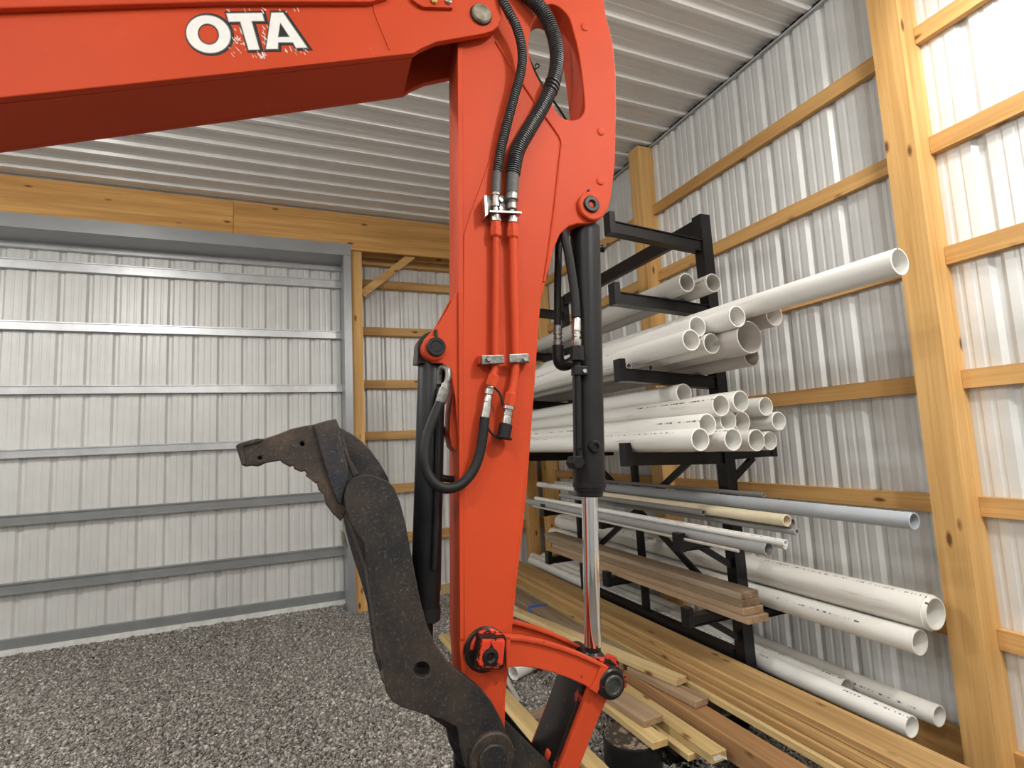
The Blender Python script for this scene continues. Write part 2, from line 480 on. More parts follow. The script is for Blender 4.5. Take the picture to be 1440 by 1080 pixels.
# back wall: girts, post, header, brace
GY = 6.46
for (x, y) in ((570, 371), (570, 402), (570, 467), (570, 540), (570, 611), (570, 686), (570, 756)):
    z = on_y(x, y, GY).z
    part('girt', MB().box(.80, WX - .06, GY, WY - .002, z - .048, z + .048), M_GIRTX, wall_back, 0)
z0 = on_y(632, 843, GY).z
part('skirt_board', MB().box(.80, WX - .06, GY, WY - .002, min(z0, FLOOR + .06), on_y(632, 823, GY).z), M_GREENPINE, wall_back, 0,
     label='greenish skirt board along the gravel')
part('post', MB().box(.672, .795, 6.16, 6.30, FLOOR, 2.27), M_POST, wall_back, 0)
part('post', MB().box(2.80, 2.94, 6.32, 6.44, FLOOR, CZ - .02), M_POST, wall_back, 0)
hz0, hz1 = on_y(570, 358, 6.12).z, CZ - .005
xj = on_y(328, 320, 6.12).x
for a, b in ((-4.9, xj - .002), (xj + .002, WX - .17)):
    part('header_beam', MB().box(a, b, 6.12, 6.16, hz0, hz1), M_BEAM, wall_back, 0)
part('header_beam', MB().box(-4.9, WX - .17, 6.30, 6.34, hz0, hz1), M_BEAM, wall_back, 0)
p, q = on_y(509, 414, 6.2), on_y(574, 364, 6.2)
part('corner_brace', MB().bar(p, q + (q - p) * .1, .04, .085, up=(-.6, 0, .8)), M_GIRTX, wall_back, 0)

# door: big steel sheet door behind a gray steel jamb
door = struct('door_1', MB().box(-3.05, .62, WY + .07, WY + .11, FLOOR + .06, 2.5), M_BACK)
DY = 6.56
dz0 = on_y(400, 853.5, DY).z
sheet_panels('steel_panel', door, M_DOORSHEET, .62 - 4 * PANEL + .09, .6,
             lambda s, h, k: (s, DY + h, (dz0, 2.5)[k]), .018, 1)
for i, (y0, y1) in enumerate(((358, 370), (384, 396), (461, 472), (541, 552), (620, 631), (701, 714), (785, 799))):
    za, zb = on_y(330, y1, DY - .05).z, on_y(330, y0, DY - .05).z
    rl = MB().box(-3.0, .60, DY - .05, DY - .003, za, zb)
    rl.box(-3.0, .60, DY - .062, DY - .05, za, za + .012); rl.box(-3.0, .60, DY - .062, DY - .05, zb - .012, zb)
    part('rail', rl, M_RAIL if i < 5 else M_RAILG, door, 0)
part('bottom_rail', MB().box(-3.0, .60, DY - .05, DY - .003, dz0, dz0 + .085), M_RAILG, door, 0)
part('threshold', MB().box(-3.0, .62, DY - .06, DY + .10, FLOOR - .02, dz0 - .002), M_THRESH, door, 0, label='pale strip under the door')
jx0, jx1 = .592, .672
jt0, jt1 = on_y(400, 352, 6.13).z, on_y(400, 335, 6.13).z
jm = MB(); jm.box(jx0, jx1, 6.128, 6.14, FLOOR, jt0); jm.box(jx0, jx0 + .012, 6.14, DY, FLOOR, jt0)
part('jamb_trim', jm, M_TRIMM, door, 0)
jm = MB(); jm.box(-3.05, jx1, 6.118, 6.128, jt0, jt1); jm.box(-3.05, jx1, 6.128, DY, jt0, jt0 + .02)
part('head_trim', jm, M_TRIMM, door, 0)

# gravel: a bed of loose stones nobody could count
def gravel():
    n = 300000
    X = RNG.uniform(-2.9, 3.1, n); Y = RNG.uniform(2.0, 6.5, n)
    c = np.stack([X, Y, np.full(n, FLOOR)], 1) @ CAM.T
    px = CX + F * c[:, 0] / c[:, 2]; py = CY - F * c[:, 1] / c[:, 2]
    k = (px > -150) & (px < 1560) & (py < 1250) & (c[:, 2] > .3)
    X, Y = X[k], Y[k]; n = len(X)
    base = np.array([(1, 0, 0), (-1, 0, 0), (0, 1, 0), (0, -1, 0), (0, 0, 1), (0, 0, -1)], float) * 1.15
    fc = np.array([(0, 2, 4), (2, 1, 4), (1, 3, 4), (3, 0, 4), (2, 0, 5), (1, 2, 5), (3, 1, 5), (0, 3, 5)])
    v = base[None] * (1 + RNG.uniform(-.38, .38, (n, 6, 3)))
    sc = RNG.uniform(.6, 1.25, (n, 1, 3)); sc[:, :, 2] *= .7
    r = (.0060 + .0095 * RNG.random(n) ** 2.4)
    v = v * sc * r[:, None, None]
    a = RNG.uniform(0, 2 * np.pi, n); tl = RNG.uniform(-.7, .7, n)
    ct, st = np.cos(tl)[:, None], np.sin(tl)[:, None]
    x, y, z = v[..., 0], v[..., 1] * ct - v[..., 2] * st, v[..., 1] * st + v[..., 2] * ct
    ca, sa = np.cos(a)[:, None], np.sin(a)[:, None]
    x, y = x * ca - y * sa, x * sa + y * ca
    lift = r * RNG.uniform(.1, .9, n) + np.clip((Y - 5.6) * .05, 0, .05) * (X < 1.2)
    v = np.stack([x + X[:, None], y + Y[:, None], z + (FLOOR + lift)[:, None]], -1).reshape(-1, 3)
    f = (fc[None] + (np.arange(n) * 6)[:, None, None]).reshape(-1)
    me = bpy.data.meshes.new('gravel')
    me.vertices.add(len(v)); me.vertices.foreach_set('co', v.astype(np.float32).ravel())
    me.loops.add(len(f)); me.loops.foreach_set('vertex_index', f.astype(np.int32))
    nf = len(f) // 3
    me.polygons.add(nf); me.polygons.foreach_set('loop_start', (np.arange(nf) * 3).astype(np.int32))
    me.update(calc_edges=True)
    at = me.attributes.new('tone', 'FLOAT', 'POINT')
    at.data.foreach_set('value', np.repeat(RNG.random(n), 6).astype(np.float32))
    m, nt, b = new_mat('gravel_stone')
    an = nt.nodes.new('ShaderNodeAttribute'); an.attribute_name = 'tone'
    rp = ramp(nt, an.outputs['Fac'], [(0, (.15, .137, .122)), (.45, (.255, .235, .212)), (.8, (.36, .333, .302)), (1, (.58, .55, .515))])
    nt.links.new(rp.outputs[0], b.inputs['Base Color']); b.inputs['Roughness'].default_value = .85
    b.inputs['Specular IOR Level'].default_value = .25
    me.materials.append(m)
    tag(link('gravel', me), 'gray brown crushed stone gravel spread over the shop floor', 'gravel', kind='stuff')


gravel()

# ------------------------------------------------------------------ cantilever rack
RX_TOP, RX_BOT = 2.52, 2.575
NEAR, MID, FAR = 2.62, 3.62, 4.55


def up_x(z): return RX_TOP + (RX_BOT - RX_TOP) * (1.42 - z) / 3.17


rack = empty('cantilever_rack', (2.55, 3.6, FLOOR), 'black steel cantilever pipe rack with arms standing along the right wall', 'rack')


def upright(Y, wd, top, x=None):
    mb = MB()
    a, b = Vector((up_x(top), Y + wd / 2, top)), Vector((up_x(FLOOR), Y + wd / 2, FLOOR))
    mb.bar(b, a, wd, wd, up=(1, 0, 0))
    if wd > .06:
        mb.bar(b + Vector((wd / 2 + .012, .012, 0)), a + Vector((wd / 2 + .012, .012, .005)), .05, .02, up=(1, 0, 0))
    return part('upright', mb, M_RACK, rack, 0)


def arm(Y, xt, z_tip, z_root, h=.075, stop=.13, side=-1, wd=.05, gusset=False, xr=None):
    xr = up_x(z_root) + side * .04 if xr is None else xr
    mb = MB(); y = Y + .04
    mb.bar((xt, y, z_tip - h / 2), (xr, y, z_root - h / 2), wd, h)
    mb.bar((xt, y, z_tip - .003), (xr, y, z_root - .003), wd + .02, .006)
    mb.bar((xt, y, z_tip - h + .003), (xr, y, z_root - h + .003), wd + .02, .006)
    if gusset:
        mb.bar((xt + (xr - xt) * .45, y, z_root - h), (xr, y, z_root - h - .13), .03, .035)
    o = part('arm', mb, M_RACK, rack, 0)
    part('end_stop', MB().box(xt - .012, xt + .028, y - .034, y + .034, z_tip - h - .004, z_tip - h + stop), M_RACK, o, 0)
    return o


upright(NEAR, .08, 1.42)
upright(FAR, .06, 1.40)
upright(MID, .045, -.1)
T1, T2, T3, T4 = (1.299, 1.247), (.862, .815), (.402, .352), (-.088, -.120)
for Y in (NEAR, FAR):
    for zt, zr in (T1, T2, T3, T4):
        arm(Y, 1.80, zt, zr)
for Y, xt in ((NEAR, 2.13), (MID, 2.215), (FAR, 2.18)):
    arm(Y, xt, -.622, -.622, stop=.105, h=.06, gusset=Y == NEAR)
    arm(Y, xt + .02, -1.052, -1.052, stop=.105, h=.06, gusset=Y == NEAR)
    arm(Y, 2.965, -1.10, -1.10, side=1, h=.05, stop=.08)
    arm(Y, 3.02, -1.468, -1.468, side=1, h=.05, stop=.06)
for Y in (NEAR, FAR):
    arm(Y, 2.93, -.118, -.122, side=1, h=.05, stop=.06, gusset=True)
zt = 1.36
part('top_rail', MB().bar((up_x(zt), NEAR + .08, zt), (up_x(zt), FAR, zt), .04, .10), M_RACK, rack, 0)
part('bottom_rail', MB().bar((2.545, NEAR + .08, -1.38), (2.545, FAR, -1.38), .06, .12), M_RACK, rack, 0)
part('brace', MB().bar((2.53, NEAR + .08, -.02), (2.55, FAR, -1.12), .02, .045), M_RACK, rack, 0)
part('brace', MB().bar((2.555, NEAR + .08, -1.12), (2.535, FAR, -.02), .02, .045), M_RACK, rack, 0)
for Y in (NEAR, FAR):
    part('foot', MB().box(2.10, 2.95, Y, Y + .07, FLOOR, FLOOR + .07), M_RACK, rack, 0)

# ------------------------------------------------------------------ pipes (object X runs along the pipe, away from its near end)
def pipe(px, py, X, od, y1, mat, label, wall=.006, bell=None, group=None, name='pvc_pipe', y0=None, dz=0.0, z=None, z1=None, x1=None):
    """near end centre seen at px,py on the plane x = X; runs back to y1"""
    e = on_x(px, py, X)
    if y0 is not None:                       # same line through that point, other near end
        e = Vector((e.x, y0, e.z))
    if z is not None: e.z = z
    e.z += dz
    far = Vector((X if x1 is None else x1, y1, e.z if z1 is None else z1))
    L = (far - e).length; r = od / 2; n = 32 if od > .05 else 18
    ch = min(.0015, wall * .3)
    if bell:
        bl, br = bell
        prof = [(.02, r - wall), (0, br - wall), (0, br - ch), (ch, br), (bl, br), (bl + .03, r), (L, r), (L, r - wall)]
    else:
        prof = [(0, r - wall), (0, r - ch), (ch, r), (L, r), (L, r - wall)]
    mb = MB().lathe((0, 0, 0), (1, 0, 0), prof, n, closed=True)
    o = link(name, mb.mesh(name, mat, smooth=40))
    d = (far - e).normalized(); sd = Vector((0, 0, 1)).cross(d).normalized(); u = d.cross(sd)
    mt = Matrix.Identity(4)
    for i in range(3): mt[i][0], mt[i][1], mt[i][2], mt[i][3] = d[i], sd[i], u[i], e[i]
    o.matrix_world = mt
    tag(o, label, 'pipe', group)
    return o


G3, G2, G1, G0 = 'white pipes on the fourth tier of arms', 'white pipes on the third tier of arms', 'gray pipes on the second tier of arms', 'thin pipes on the fifth tier of arms'
D4 = .114
# fourth tier: eleven big white pipes
pipe(985, 618, 1.88, D4, 6.2, M_PVC, 'clean white pipe at the front bottom of the big stack, end nearest the black cylinder', group=G3)
pipe(1031, 618, 2.07, D4, 6.2, M_PVC, 'white pipe with black print inside its mouth, second in the bottom row', group=G3)
pipe(1064, 619, 2.225, D4, 6.15, M_PVC_D, 'dusty white pipe third from left in bottom row of the eleven-pipe stack', group=G3)
pipe(1083, 619, 2.68, D4, 6.1, M_PVC, 'white pipe at the wall end of the bottom row, resting on the short rear arm', group=G3, z=-.063)
pipe(995, 597, 1.975, D4, 6.2, M_PVC, 'clean white pipe lying directly on the front bottom pipe of the big stack', group=G3)
pipe(1024, 591, 2.165, D4, 6.2, M_PVC, 'recessed white pipe in the middle row, left of two side by side mouths', group=G3)
pipe(1044, 593, 2.285, D4, 6.1, M_PVC_D, 'white pipe in the middle row, half hidden right of its neighbor under the top row', group=G3)
pipe(1095, 588, 2.72, D4, 6.1, M_PVC, 'white pipe of the big stack whose mouth reaches furthest toward the wall', group=G3, z=.052)
pipe(1014, 570, 2.07, D4, 6.2, M_PVC_D, 'scuffed white pipe smeared with brown dirt on the top row of the stack', group=G3)
pipe(1042, 565, 2.225, D4, 6.1, M_PVC, 'white pipe in the middle of the top row behind the dirty smeared one', group=G3, dz=.004)
pipe(1077, 569, 2.635, D4, 6.1, M_PVC, 'white pipe with a small black spot near its mouth, wall end of top row', group=G3, z=.142)
pipe(962, 553, 2.145, D4, 6.2, M_PVC, 'white pipe lying alone on top of the big stack, end set back', group=G3)
# third tier
pipe(972, 478, 1.945, D4, 6.2, M_PVC, 'white pipe with a fine black line, lowest front mouth of the third tier', group=G2)
pipe(1001, 483, 2.12, D4, 6.2, M_PVC_D, 'white pipe with dark lettering, mouth left of the large double mouth', group=G2)
pipe(981, 459, 2.05, D4, 6.2, M_PVC, 'white third tier pipe overlapping the top of the lowest front mouth', group=G2)
pipe(1037, 445, 2.17, D4, 6.2, M_PVC, 'white pipe whose mouth sits on top of the large wide pipe', group=G2)
pipe(1054, 474, 2.255, .168, 6.1, M_PVC_SHADED, 'widest pale pipe of the third tier with a belled mouth', wall=.006, bell=(.16, .0875), group=G2)
pipe(1057, 498, 2.41, D4, 6.1, M_PVC_SHADED, 'shaded pale pipe squeezed under the wide belled pipe', group=G2, z=.418)
pipe(1089, 443, 2.42, D4, 5.9, M_PVC_SHADED, 'short tan mouthed pipe in shade nearest the wall boards on the third tier', group=G2, bell=(.12, .061))
pipe(1125, 410, 2.30, D4, 6.2, M_PVC, 'long white pipe running out past the rack on top of the third tier', group=G2, y0=1.35, z=.655, z1=.715)
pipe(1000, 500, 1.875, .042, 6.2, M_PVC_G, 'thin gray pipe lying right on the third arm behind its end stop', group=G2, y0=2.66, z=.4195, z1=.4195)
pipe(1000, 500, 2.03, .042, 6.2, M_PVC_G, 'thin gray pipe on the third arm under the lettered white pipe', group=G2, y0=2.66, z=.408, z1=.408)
# second tier
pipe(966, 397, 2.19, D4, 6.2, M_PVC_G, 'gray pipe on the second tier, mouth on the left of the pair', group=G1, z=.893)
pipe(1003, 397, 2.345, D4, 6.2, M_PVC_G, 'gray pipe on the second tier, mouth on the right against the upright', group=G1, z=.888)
# fifth tier: thin ones
pipe(1081, 766, 2.21, .060, 5.0, M_GREYPIPE, 'gray conduit with a belled open end lying along the end stop', bell=(.14, .035), group=G0, name='conduit', z=-.588)
pipe(1104, 754, 2.205, .034, 4.8, M_PVC, 'thin white pipe with reddish print lying on the belled gray conduit', group=G0, z=-.541)
pipe(1104, 762, 2.275, .034, 4.6, M_PVC_D, 'thin white pipe tucked below the printed thin white one', group=G0, z=-.572)
pipe(1038, 767, 2.15, .018, 4.8, M_PVC_G, 'thinnest pale tube lowest on the arm beside the end stop', group=G0, z=-.612, x1=2.17)
pipe(1107, 732, 2.30, .060, 4.0, M_CREAM, 'cream colored pipe with open end on the fifth tier', group=G0)
pipe(989, 721, 2.245, .036, 3.7, M_DARKPIPE, 'short dark gray conduit ending ahead of the near upright', group=G0, name='conduit')
pipe(1121, 750, 2.37, .036, 4.6, M_GREYPIPE, 'gray thin conduit ending beyond the cream pipe', group=G0, name='conduit', z=-.515)
pipe(1115, 739, 2.365, .042, 4.4, M_DARKPIPE, 'dark thin conduit with its mouth just behind the cream pipe', group=G0, name='conduit', z=-.470)
pipe(1125, 715, 2.43, .072, 3.9, M_BLUEPIPE, 'blue gray conduit running out past the rack above the cream pipe', group=G0, name='conduit', y0=1.5, z=-.408, bell=None)
pipe(1075, 704, 2.455, .026, 4.2, M_DARKPIPE, 'slim dark conduit on top of the blue gray one', group=G0, name='conduit', z=-.358)
pipe(845, 692, 2.345, .052, on_x(758, 686, 2.345).y, M_PVC_D, 'off white pipe at the far end of the fifth tier behind the cylinder', group=G0)
pipe(846, 686, 2.42, .04, on_x(782, 681, 2.42).y, M_PVC_D, 'short off white pipe furthest back at the far end of the fifth tier', group=G0)
# wall side
GW = 'white pipes between rack and wall'
pipe(1124, 845, 2.765, .12, 5.6, M_PVC_D, 'dusty white pipe low between rack and wall under a larger one', group=GW, y0=1.75, z=-1.032)
pipe(1124, 845, 2.892, .12, 5.6, M_PVC_D, 'white pipe against the wall girts behind the low dusty one', group=GW, y0=1.9, z=-1.034)
big = pipe(1124, 813, 2.825, .15, on_x(789, 742, 2.825).y, M_PVC_D, 'large white pipe with coupling rings on top of the wall side pipes', group=GW, y0=1.7, z=-.898)
def ring(parent, x0, ln, r, wall, mat):
    me = MB().lathe((x0, 0, 0), (1, 0, 0), [(0, r - wall), (0, r), (ln, r), (ln, r - wall)], 32, closed=True).mesh('coupling', mat, smooth=40)
    return link('coupling', me, parent)
ring(big, .02, on_x(1053, 803, 2.825).y - 1.72, .083, .008, M_PVC_D); ring(big, 2.35, .14, .081, .006, M_PVC_D)
GB = 'white pipes low behind the rack'
pipe(1124, 950, 2.71, .10, on_x(748, 795, 2.71).y, M_PVC, 'white pipe lowest at the wall, nearest the lumber pile', group=GB, y0=1.8, z=-1.418)
pipe(1124, 937, 2.815, .10, 6.3, M_PVC_D, 'speckled white pipe in the middle of the low wall row', group=GB, y0=2.2, z=-1.418)
pipe(1124, 921, 2.92, .10, 6.2, M_PVC_D, 'white pipe furthest back in the low row along the wall', group=GB, y0=1.8, z=-1.418)

# ------------------------------------------------------------------ boards
def board(p, q, wd, th, mat, label, group=None, name='board', top=True, cat='board', warp=0.0):
    """p, q: centres of the top face at near and far end"""
    p, q = Vector(p), Vector(q); d = (q - p); L = d.length; d.normalize()
    sd = Vector((0, 0, 1)).cross(d).normalized(); u = d.cross(sd)
    bm = bmesh.new(); bmesh.ops.create_cube(bm, size=1)
    for v in bm.verts: v.co = Vector(((v.co.x + .5) * L, v.co.y * wd, (v.co.z - .5) * th))
    bmesh.ops.bevel(bm, geom=list(bm.edges), offset=.003, segments=1, affect='EDGES')
    me = bpy.data.meshes.new(name); bm.to_mesh(me); bm.free(); me.materials.append(mat)
    o = link(name, me); mt = Matrix.Identity(4)
    for i in range(3): mt[i][0], mt[i][1], mt[i][2], mt[i][3] = d[i], sd[i], u[i], p[i]
    o.matrix_world = mt
    return tag(o, label, cat, group)


GR = 'weathered planks on the lowest arms'
for i, (xa, xb, yn, yf, lb, mt_) in enumerate((
        (2.315, 2.470, on_x(1052, 875, 2.315).y, 4.80, 'weathered plank at the bottom of the rack stack, sticking out furthest', M_OLD2),
        (2.315, 2.462, on_x(1046, 863, 2.315).y, 4.72, 'weathered plank second from bottom of the rack stack', M_OLD2),
        (2.318, 2.460, on_x(1042, 851, 2.318).y, 4.84, 'weathered plank second from top, with arched end grain', M_OLD),
        (2.322, 2.458, on_x(1041, 839, 2.322).y, 4.90, 'weathered plank on top of the rack stack with arched growth rings', M_OLD))):
    zt = -1.050 + .0392 * (i + 1)
    board(((xa + xb) / 2, yn, zt), ((xa + xb) / 2, yf, zt), xb - xa, .038, mt_, lb, GR, 'plank')
    
GP = 'golden treated boards in the long pile'
for i, (xa, xb, yn, yf, zt, lb, mt_) in enumerate((
        (2.285, 2.490, 1.15, 5.95, -1.362, 'golden wide board on top of the long lumber pile beside the rack', M_TREATED),
        (2.262, 2.480, 1.20, 6.05, -1.402, 'golden board second from top of the long pile', M_TREATED),
        (2.245, 2.470, 1.10, 6.00, -1.442, 'golden board third from top of the long pile', M_TREATED),
        (2.222, 2.450, 1.25, 6.10, -1.482, 'golden board with bright front edge at the bottom of the long pile', M_GREENPINE))):
    board(((xa + xb) / 2, yn, zt), ((xa + xb) / 2, yf, zt), xb - xa, .038, mt_, lb, GP)
for y_, lb in ((2.9, 'wooden bunk block under the near half of the long lumber pile'), (4.9, 'wooden bunk block under the far half of the long lumber pile')):
    board((2.23, y_, -1.522), (2.48, y_, -1.522), .14, .225, M_OLD, lb, 'blocks under the long pile', 'bunk_block', cat='block')
board((2.125, 1.35, -1.532), (2.125, 5.4, -1.532), .135, .118, M_REDWOOD, 'thick reddish timber with a rough gray side in front of the pile', name='timber', cat='timber')
board((2.105, 3.22, -1.491), (2.115, 5.9, -1.491), .17, .038, M_OLD, 'gray weathered board with blue tape lying on the reddish timber')
tp = bpy.data.objects[-1] if False else None
tape_parent = [o for o in bpy.data.objects if o.get('label', '').startswith('gray weathered board with blue')][0]
tm = MB(); tm.box(1.42, 1.47, -.0875, .0875, -.041, .0025); tm.box(1.50, 1.62, -.02, .0, .0, .0025)
link('blue_tape', tm.mesh('blue_tape', M_TAPE), tape_parent)
a, b = on_z(958, 953.5, -1.450), on_z(724, 857, -1.450)
board(a, b, .095, .038, M_LIGHTPINE, 'pale fresh board lying diagonally across the other lumber')
a = on_z(987, 984, -1.492)
board(a, a + Vector((-.06, .58, 0)), .10, .036, M_OLD2, 'short brown board sticking out from under the pale diagonal board')
board((1.972, on_z(1018, 1055, -1.572).y, -1.572), (1.96, 4.4, -1.572), .10, .048, M_GREENPINE, 'yellow board with a curled paper label on its sawn end')
ee = [o for o in bpy.data.objects if o.get('label', '').startswith('yellow board with a curled')][0]
lm = MB(); lm.add([(-.001, -.045, -.036), (-.001, .03, -.036), (-.001, .045, -.012), (-.001, .0, -.012), (-.004, -.045, -.05)], [(0, 1, 2, 3), (0, 3, 4)])
link('paper_label', lm.mesh('paper_label', simple('label_paper', (.7, .68, .62), .6, var=.4, scale=200)), ee)
board((1.925, 2.40, -1.622), (1.92, 4.2, -1.622), .09, .034, M_GREENPINE, 'yellow board with a dark bolt hole in its end, under the labeled one')
a, b = on_z(919, 1009.5, -1.520), on_z(871, 979, -1.520)
board(a, b + (b - a) * 1.6, .135, .036, M_OLD2, 'short thick board offcut with rough white scuffed face')
a, b = on_z(928.5, 1041, -1.558), on_z(850, 992, -1.558)
board((a.x, a.y, -1.558), (1.745, 4.3, -1.558), .098, .038, M_GREENPINE, 'yellow board ending above the black drum')
board((1.30, 2.30, -1.66), (1.31, 4.9, -1.66), .145, .038, M_GREENPINE, 'yellow board on blocks seen between the orange arm and the lower link')
board((1.455, 2.05, -1.66), (1.455, 2.80, -1.66), .10, .038, M_GREENPINE, 'short yellow board end beside the lower orange link')
board((1.20, 3.3, -1.699), (1.58, 3.3, -1.699), .10, .055, M_OLD, 'wooden spacer block under the board near the arm', name='spacer_block', cat='block')
board((1.20, 2.5, -1.699), (1.55, 2.5, -1.699), .10, .055, M_OLD, 'wooden spacer block under the short yellow board end', name='spacer_block', cat='block')

# black beam added for the dark shadow under the lumber, and the drum
sb = empty('shadow_beam', (1.95, 2.55, FLOOR), 'black beam added for the shadow under the loose boards beside the drum', 'beam')
m_ = MB(); m_.box(1.86, 2.2, 2.48, 2.60, -1.668, -1.658); part('flange', m_, M_RACK, sb, 0)
m_ = MB(); m_.box(1.86, 2.2, 2.535, 2.545, -1.74, -1.668); part('web', m_, M_RACK, sb, 0)
m_ = MB(); m_.box(1.86, 2.2, 2.48, 2.60, FLOOR, -1.74); part('flange', m_, M_RACK, sb, 0)
dr = empty('steel_drum', (1.72, 2.66, FLOOR), 'short black steel drum with a dusty top under the yellow boards', 'drum')
part('shell', MB().lathe((1.72, 2.66, FLOOR), (0, 0, 1), [(0, .15), (.01, .155), (.135, .155), (.144, .158), (.148, .15)], 48), M_BLACK, dr)
M_DUST = chipped('dusty_lid', (.045, .036, .028), (.26, .20, .15), amount=.52, scale=22, rough=.7, bmp=.4)
part('dusty_lid', MB().lathe((1.72, 2.66, FLOOR + .1475), (0, 0, 1), [(0, .148), (.001, .148)], 48), M_DUST, dr)

# loose scraps of pvc on the gravel
def scrap(p, q, od, label, mat):
    p, q = Vector(p), Vector(q); r = od / 2; L = (q - p).length
    me = MB().lathe((0, 0, 0), (1, 0, 0), [(0, r - .004), (0, r), (L, r), (L, r - .004)], 24, closed=True).mesh('pvc_scrap', mat, smooth=40)
    o = link('pvc_scrap', me); d = (q - p).normalized(); sd = Vector((0, 0, 1)).cross(d).normalized(); u = d.cross(sd)
    mt = Matrix.Identity(4)
    for i in range(3): mt[i][0], mt[i][1], mt[i][2], mt[i][3] = d[i], sd[i], u[i], p[i]
    o.matrix_world = mt
    return tag(o, label, 'pipe')


p = on_z(722, 947, FLOOR + .06); scrap(p, p + Vector((.55, .25, 0)), .10, 'white pipe offcut on the gravel under the curved orange link', M_PVC)
p = on_z(779, 992, FLOOR + .035); scrap(p, p + Vector((.22, .02, 0)), .055, 'small white pipe stub on gravel behind the lower link', M_PVC_D)
p = on_z(716, 962, FLOOR + .03); q = on_z(731, 990, FLOOR + .03); scrap(q, p + (p - q) * 2.5, .04, 'thin gray pipe on gravel along the yellow board', M_PVC_G)
p = Vector((1.985, 3.9, -1.551)); scrap(p, (1.985, 6.0, -1.551), .038, 'thin gray pipe lying along the weathered board', M_PVC_G)

# ------------------------------------------------------------------ excavator
D0 = 1.5
nv = ray(445, 636); nv[2] = 0; nv /= np.linalg.norm(nv)
N = Vector(nv); U = Vector((nv[1], -nv[0], 0)); Wv = Vector((0, 0, 1))


def E(px, py, dn=0.0):
    d = ray(px, py); return Vector(d * (D0 + dn) / float(d @ nv))


def pxm(px, py, dn, r):                        # r pixels at that point -> metres
    return r * float(CAM[2] @ np.array(E(px, py, dn))) / F


def ab(p): return (p.dot(U), p.dot(Wv))


exc = empty('excavator', E(690, 1300, .05), 'orange excavator boom and dipper arm with black thumb and bucket cylinder', 'excavator')


def plate_mesh(name, outlines, th, bevel, mat):
    cu = bpy.data.curves.new(name + '_outline', 'CURVE'); cu.dimensions = '2D'; cu.fill_mode = 'BOTH'
    cu.extrude = max(th / 2 - bevel, 1e-4); cu.bevel_depth = bevel; cu.bevel_resolution = 1; cu.offset = -bevel
    for ol in outlines:
        sp = cu.splines.new('POLY'); sp.points.add(len(ol) - 1)
        for pt, c in zip(sp.points, ol): pt.co = (c[0], c[1], 0, 1)
        sp.use_cyclic_u = True
    ob = bpy.data.objects.new(name + '_outline', cu); COL.objects.link(ob)
    dg = bpy.context.evaluated_depsgraph_get(); dg.update()
    me = bpy.data.meshes.new_from_object(ob.evaluated_get(dg))
    bpy.data.objects.remove(ob); bpy.data.curves.remove(cu)
    me.materials.clear()
    return me


def smooth_line(pts, k=4):
    """Catmull-Rom through the points"""
    pts = [Vector(p) for p in pts]; out = []
    for i in range(len(pts) - 1):
        p0 = pts[max(i - 1, 0)]; p1 = pts[i]; p2 = pts[i + 1]; p3 = pts[min(i + 2, len(pts) - 1)]
        for j in range(k):
            t = j / k
            out.append(.5 * ((2 * p1) + (p2 - p0) * t + (2 * p0 - 5 * p1 + 4 * p2 - p3) * t * t + (3 * p1 - p0 - 3 * p2 + p3) * t ** 3))
    out.append(pts[-1]); return out


def plate(name, outline, dn0, dn1, mat, parent, holes=(), bevel=.003, label=None, at=None):
    """outline in picture points, seen on the front face dn0; extruded back to dn1 (at: depth where it was traced)"""
    ols = [[ab(E(x, y, dn0 if at is None else at)) for x, y in ol] for ol in (outline, *holes)]
    me = plate_mesh(name, ols, dn1 - dn0, min(bevel, (dn1 - dn0) * .4), mat)
    off = root_of(parent).location; c = D0 + (dn0 + dn1) / 2
    mt = Matrix.Identity(4)
    o = N * c - off
    for i in range(3): mt[i][0], mt[i][1], mt[i][2], mt[i][3] = U[i], Wv[i], -N[i], o[i]
    me.transform(mt); me.materials.append(mat)
    me.shade_smooth(); me.set_sharp_from_angle(angle=math.radians(30))
    ob = link(name, me, parent)
    if label: ob['label'] = label
    return ob


def disc(px, py, r, dn0, dn1, extra=None, n=32):
    """lathe profile for a pin head whose front is at dn0"""
    R = pxm(px, py, dn0, r); p = E(px, py, dn0); L = dn1 - dn0
    c = min(.004, R * .2)
    return MB().lathe(p, N, extra(R, L) if extra else [(0, R - c), (c, R), (L, R)], n)


T = .116
# --- boom
BF = -.042
boom_out = [(-260, 165), (315, 104), (582, 74.5), (592, 68), (614, 58.5), (680, 47), (692, 43.5), (701, 36), (705.5, 24), (704, 10), (698, -4), (690, -18), (676, -32), (640, -42), (315, -34), (-260, -10)]
boom = plate('boom', boom_out, BF, BF + .022, M_ORANGE, exc, bevel=.003)
BB = .150
plate('boom_side_plate', boom_out, BB, BB + .022, M_ORANGE, boom, at=BF)


def slab(name, a, b, dn0, dn1, th, mat, parent, at=BF, label=None):
    """plate running into the picture between dn0 and dn1, its edge seen from a to b"""
    p, q = E(*a, at), E(*b, at)
    c = N * ((dn0 + dn1) / 2 - at)
    return part(name, MB().bar(p + c, q + c, dn1 - dn0, th, up=(0, 0, 1)), mat, parent, 0, label)


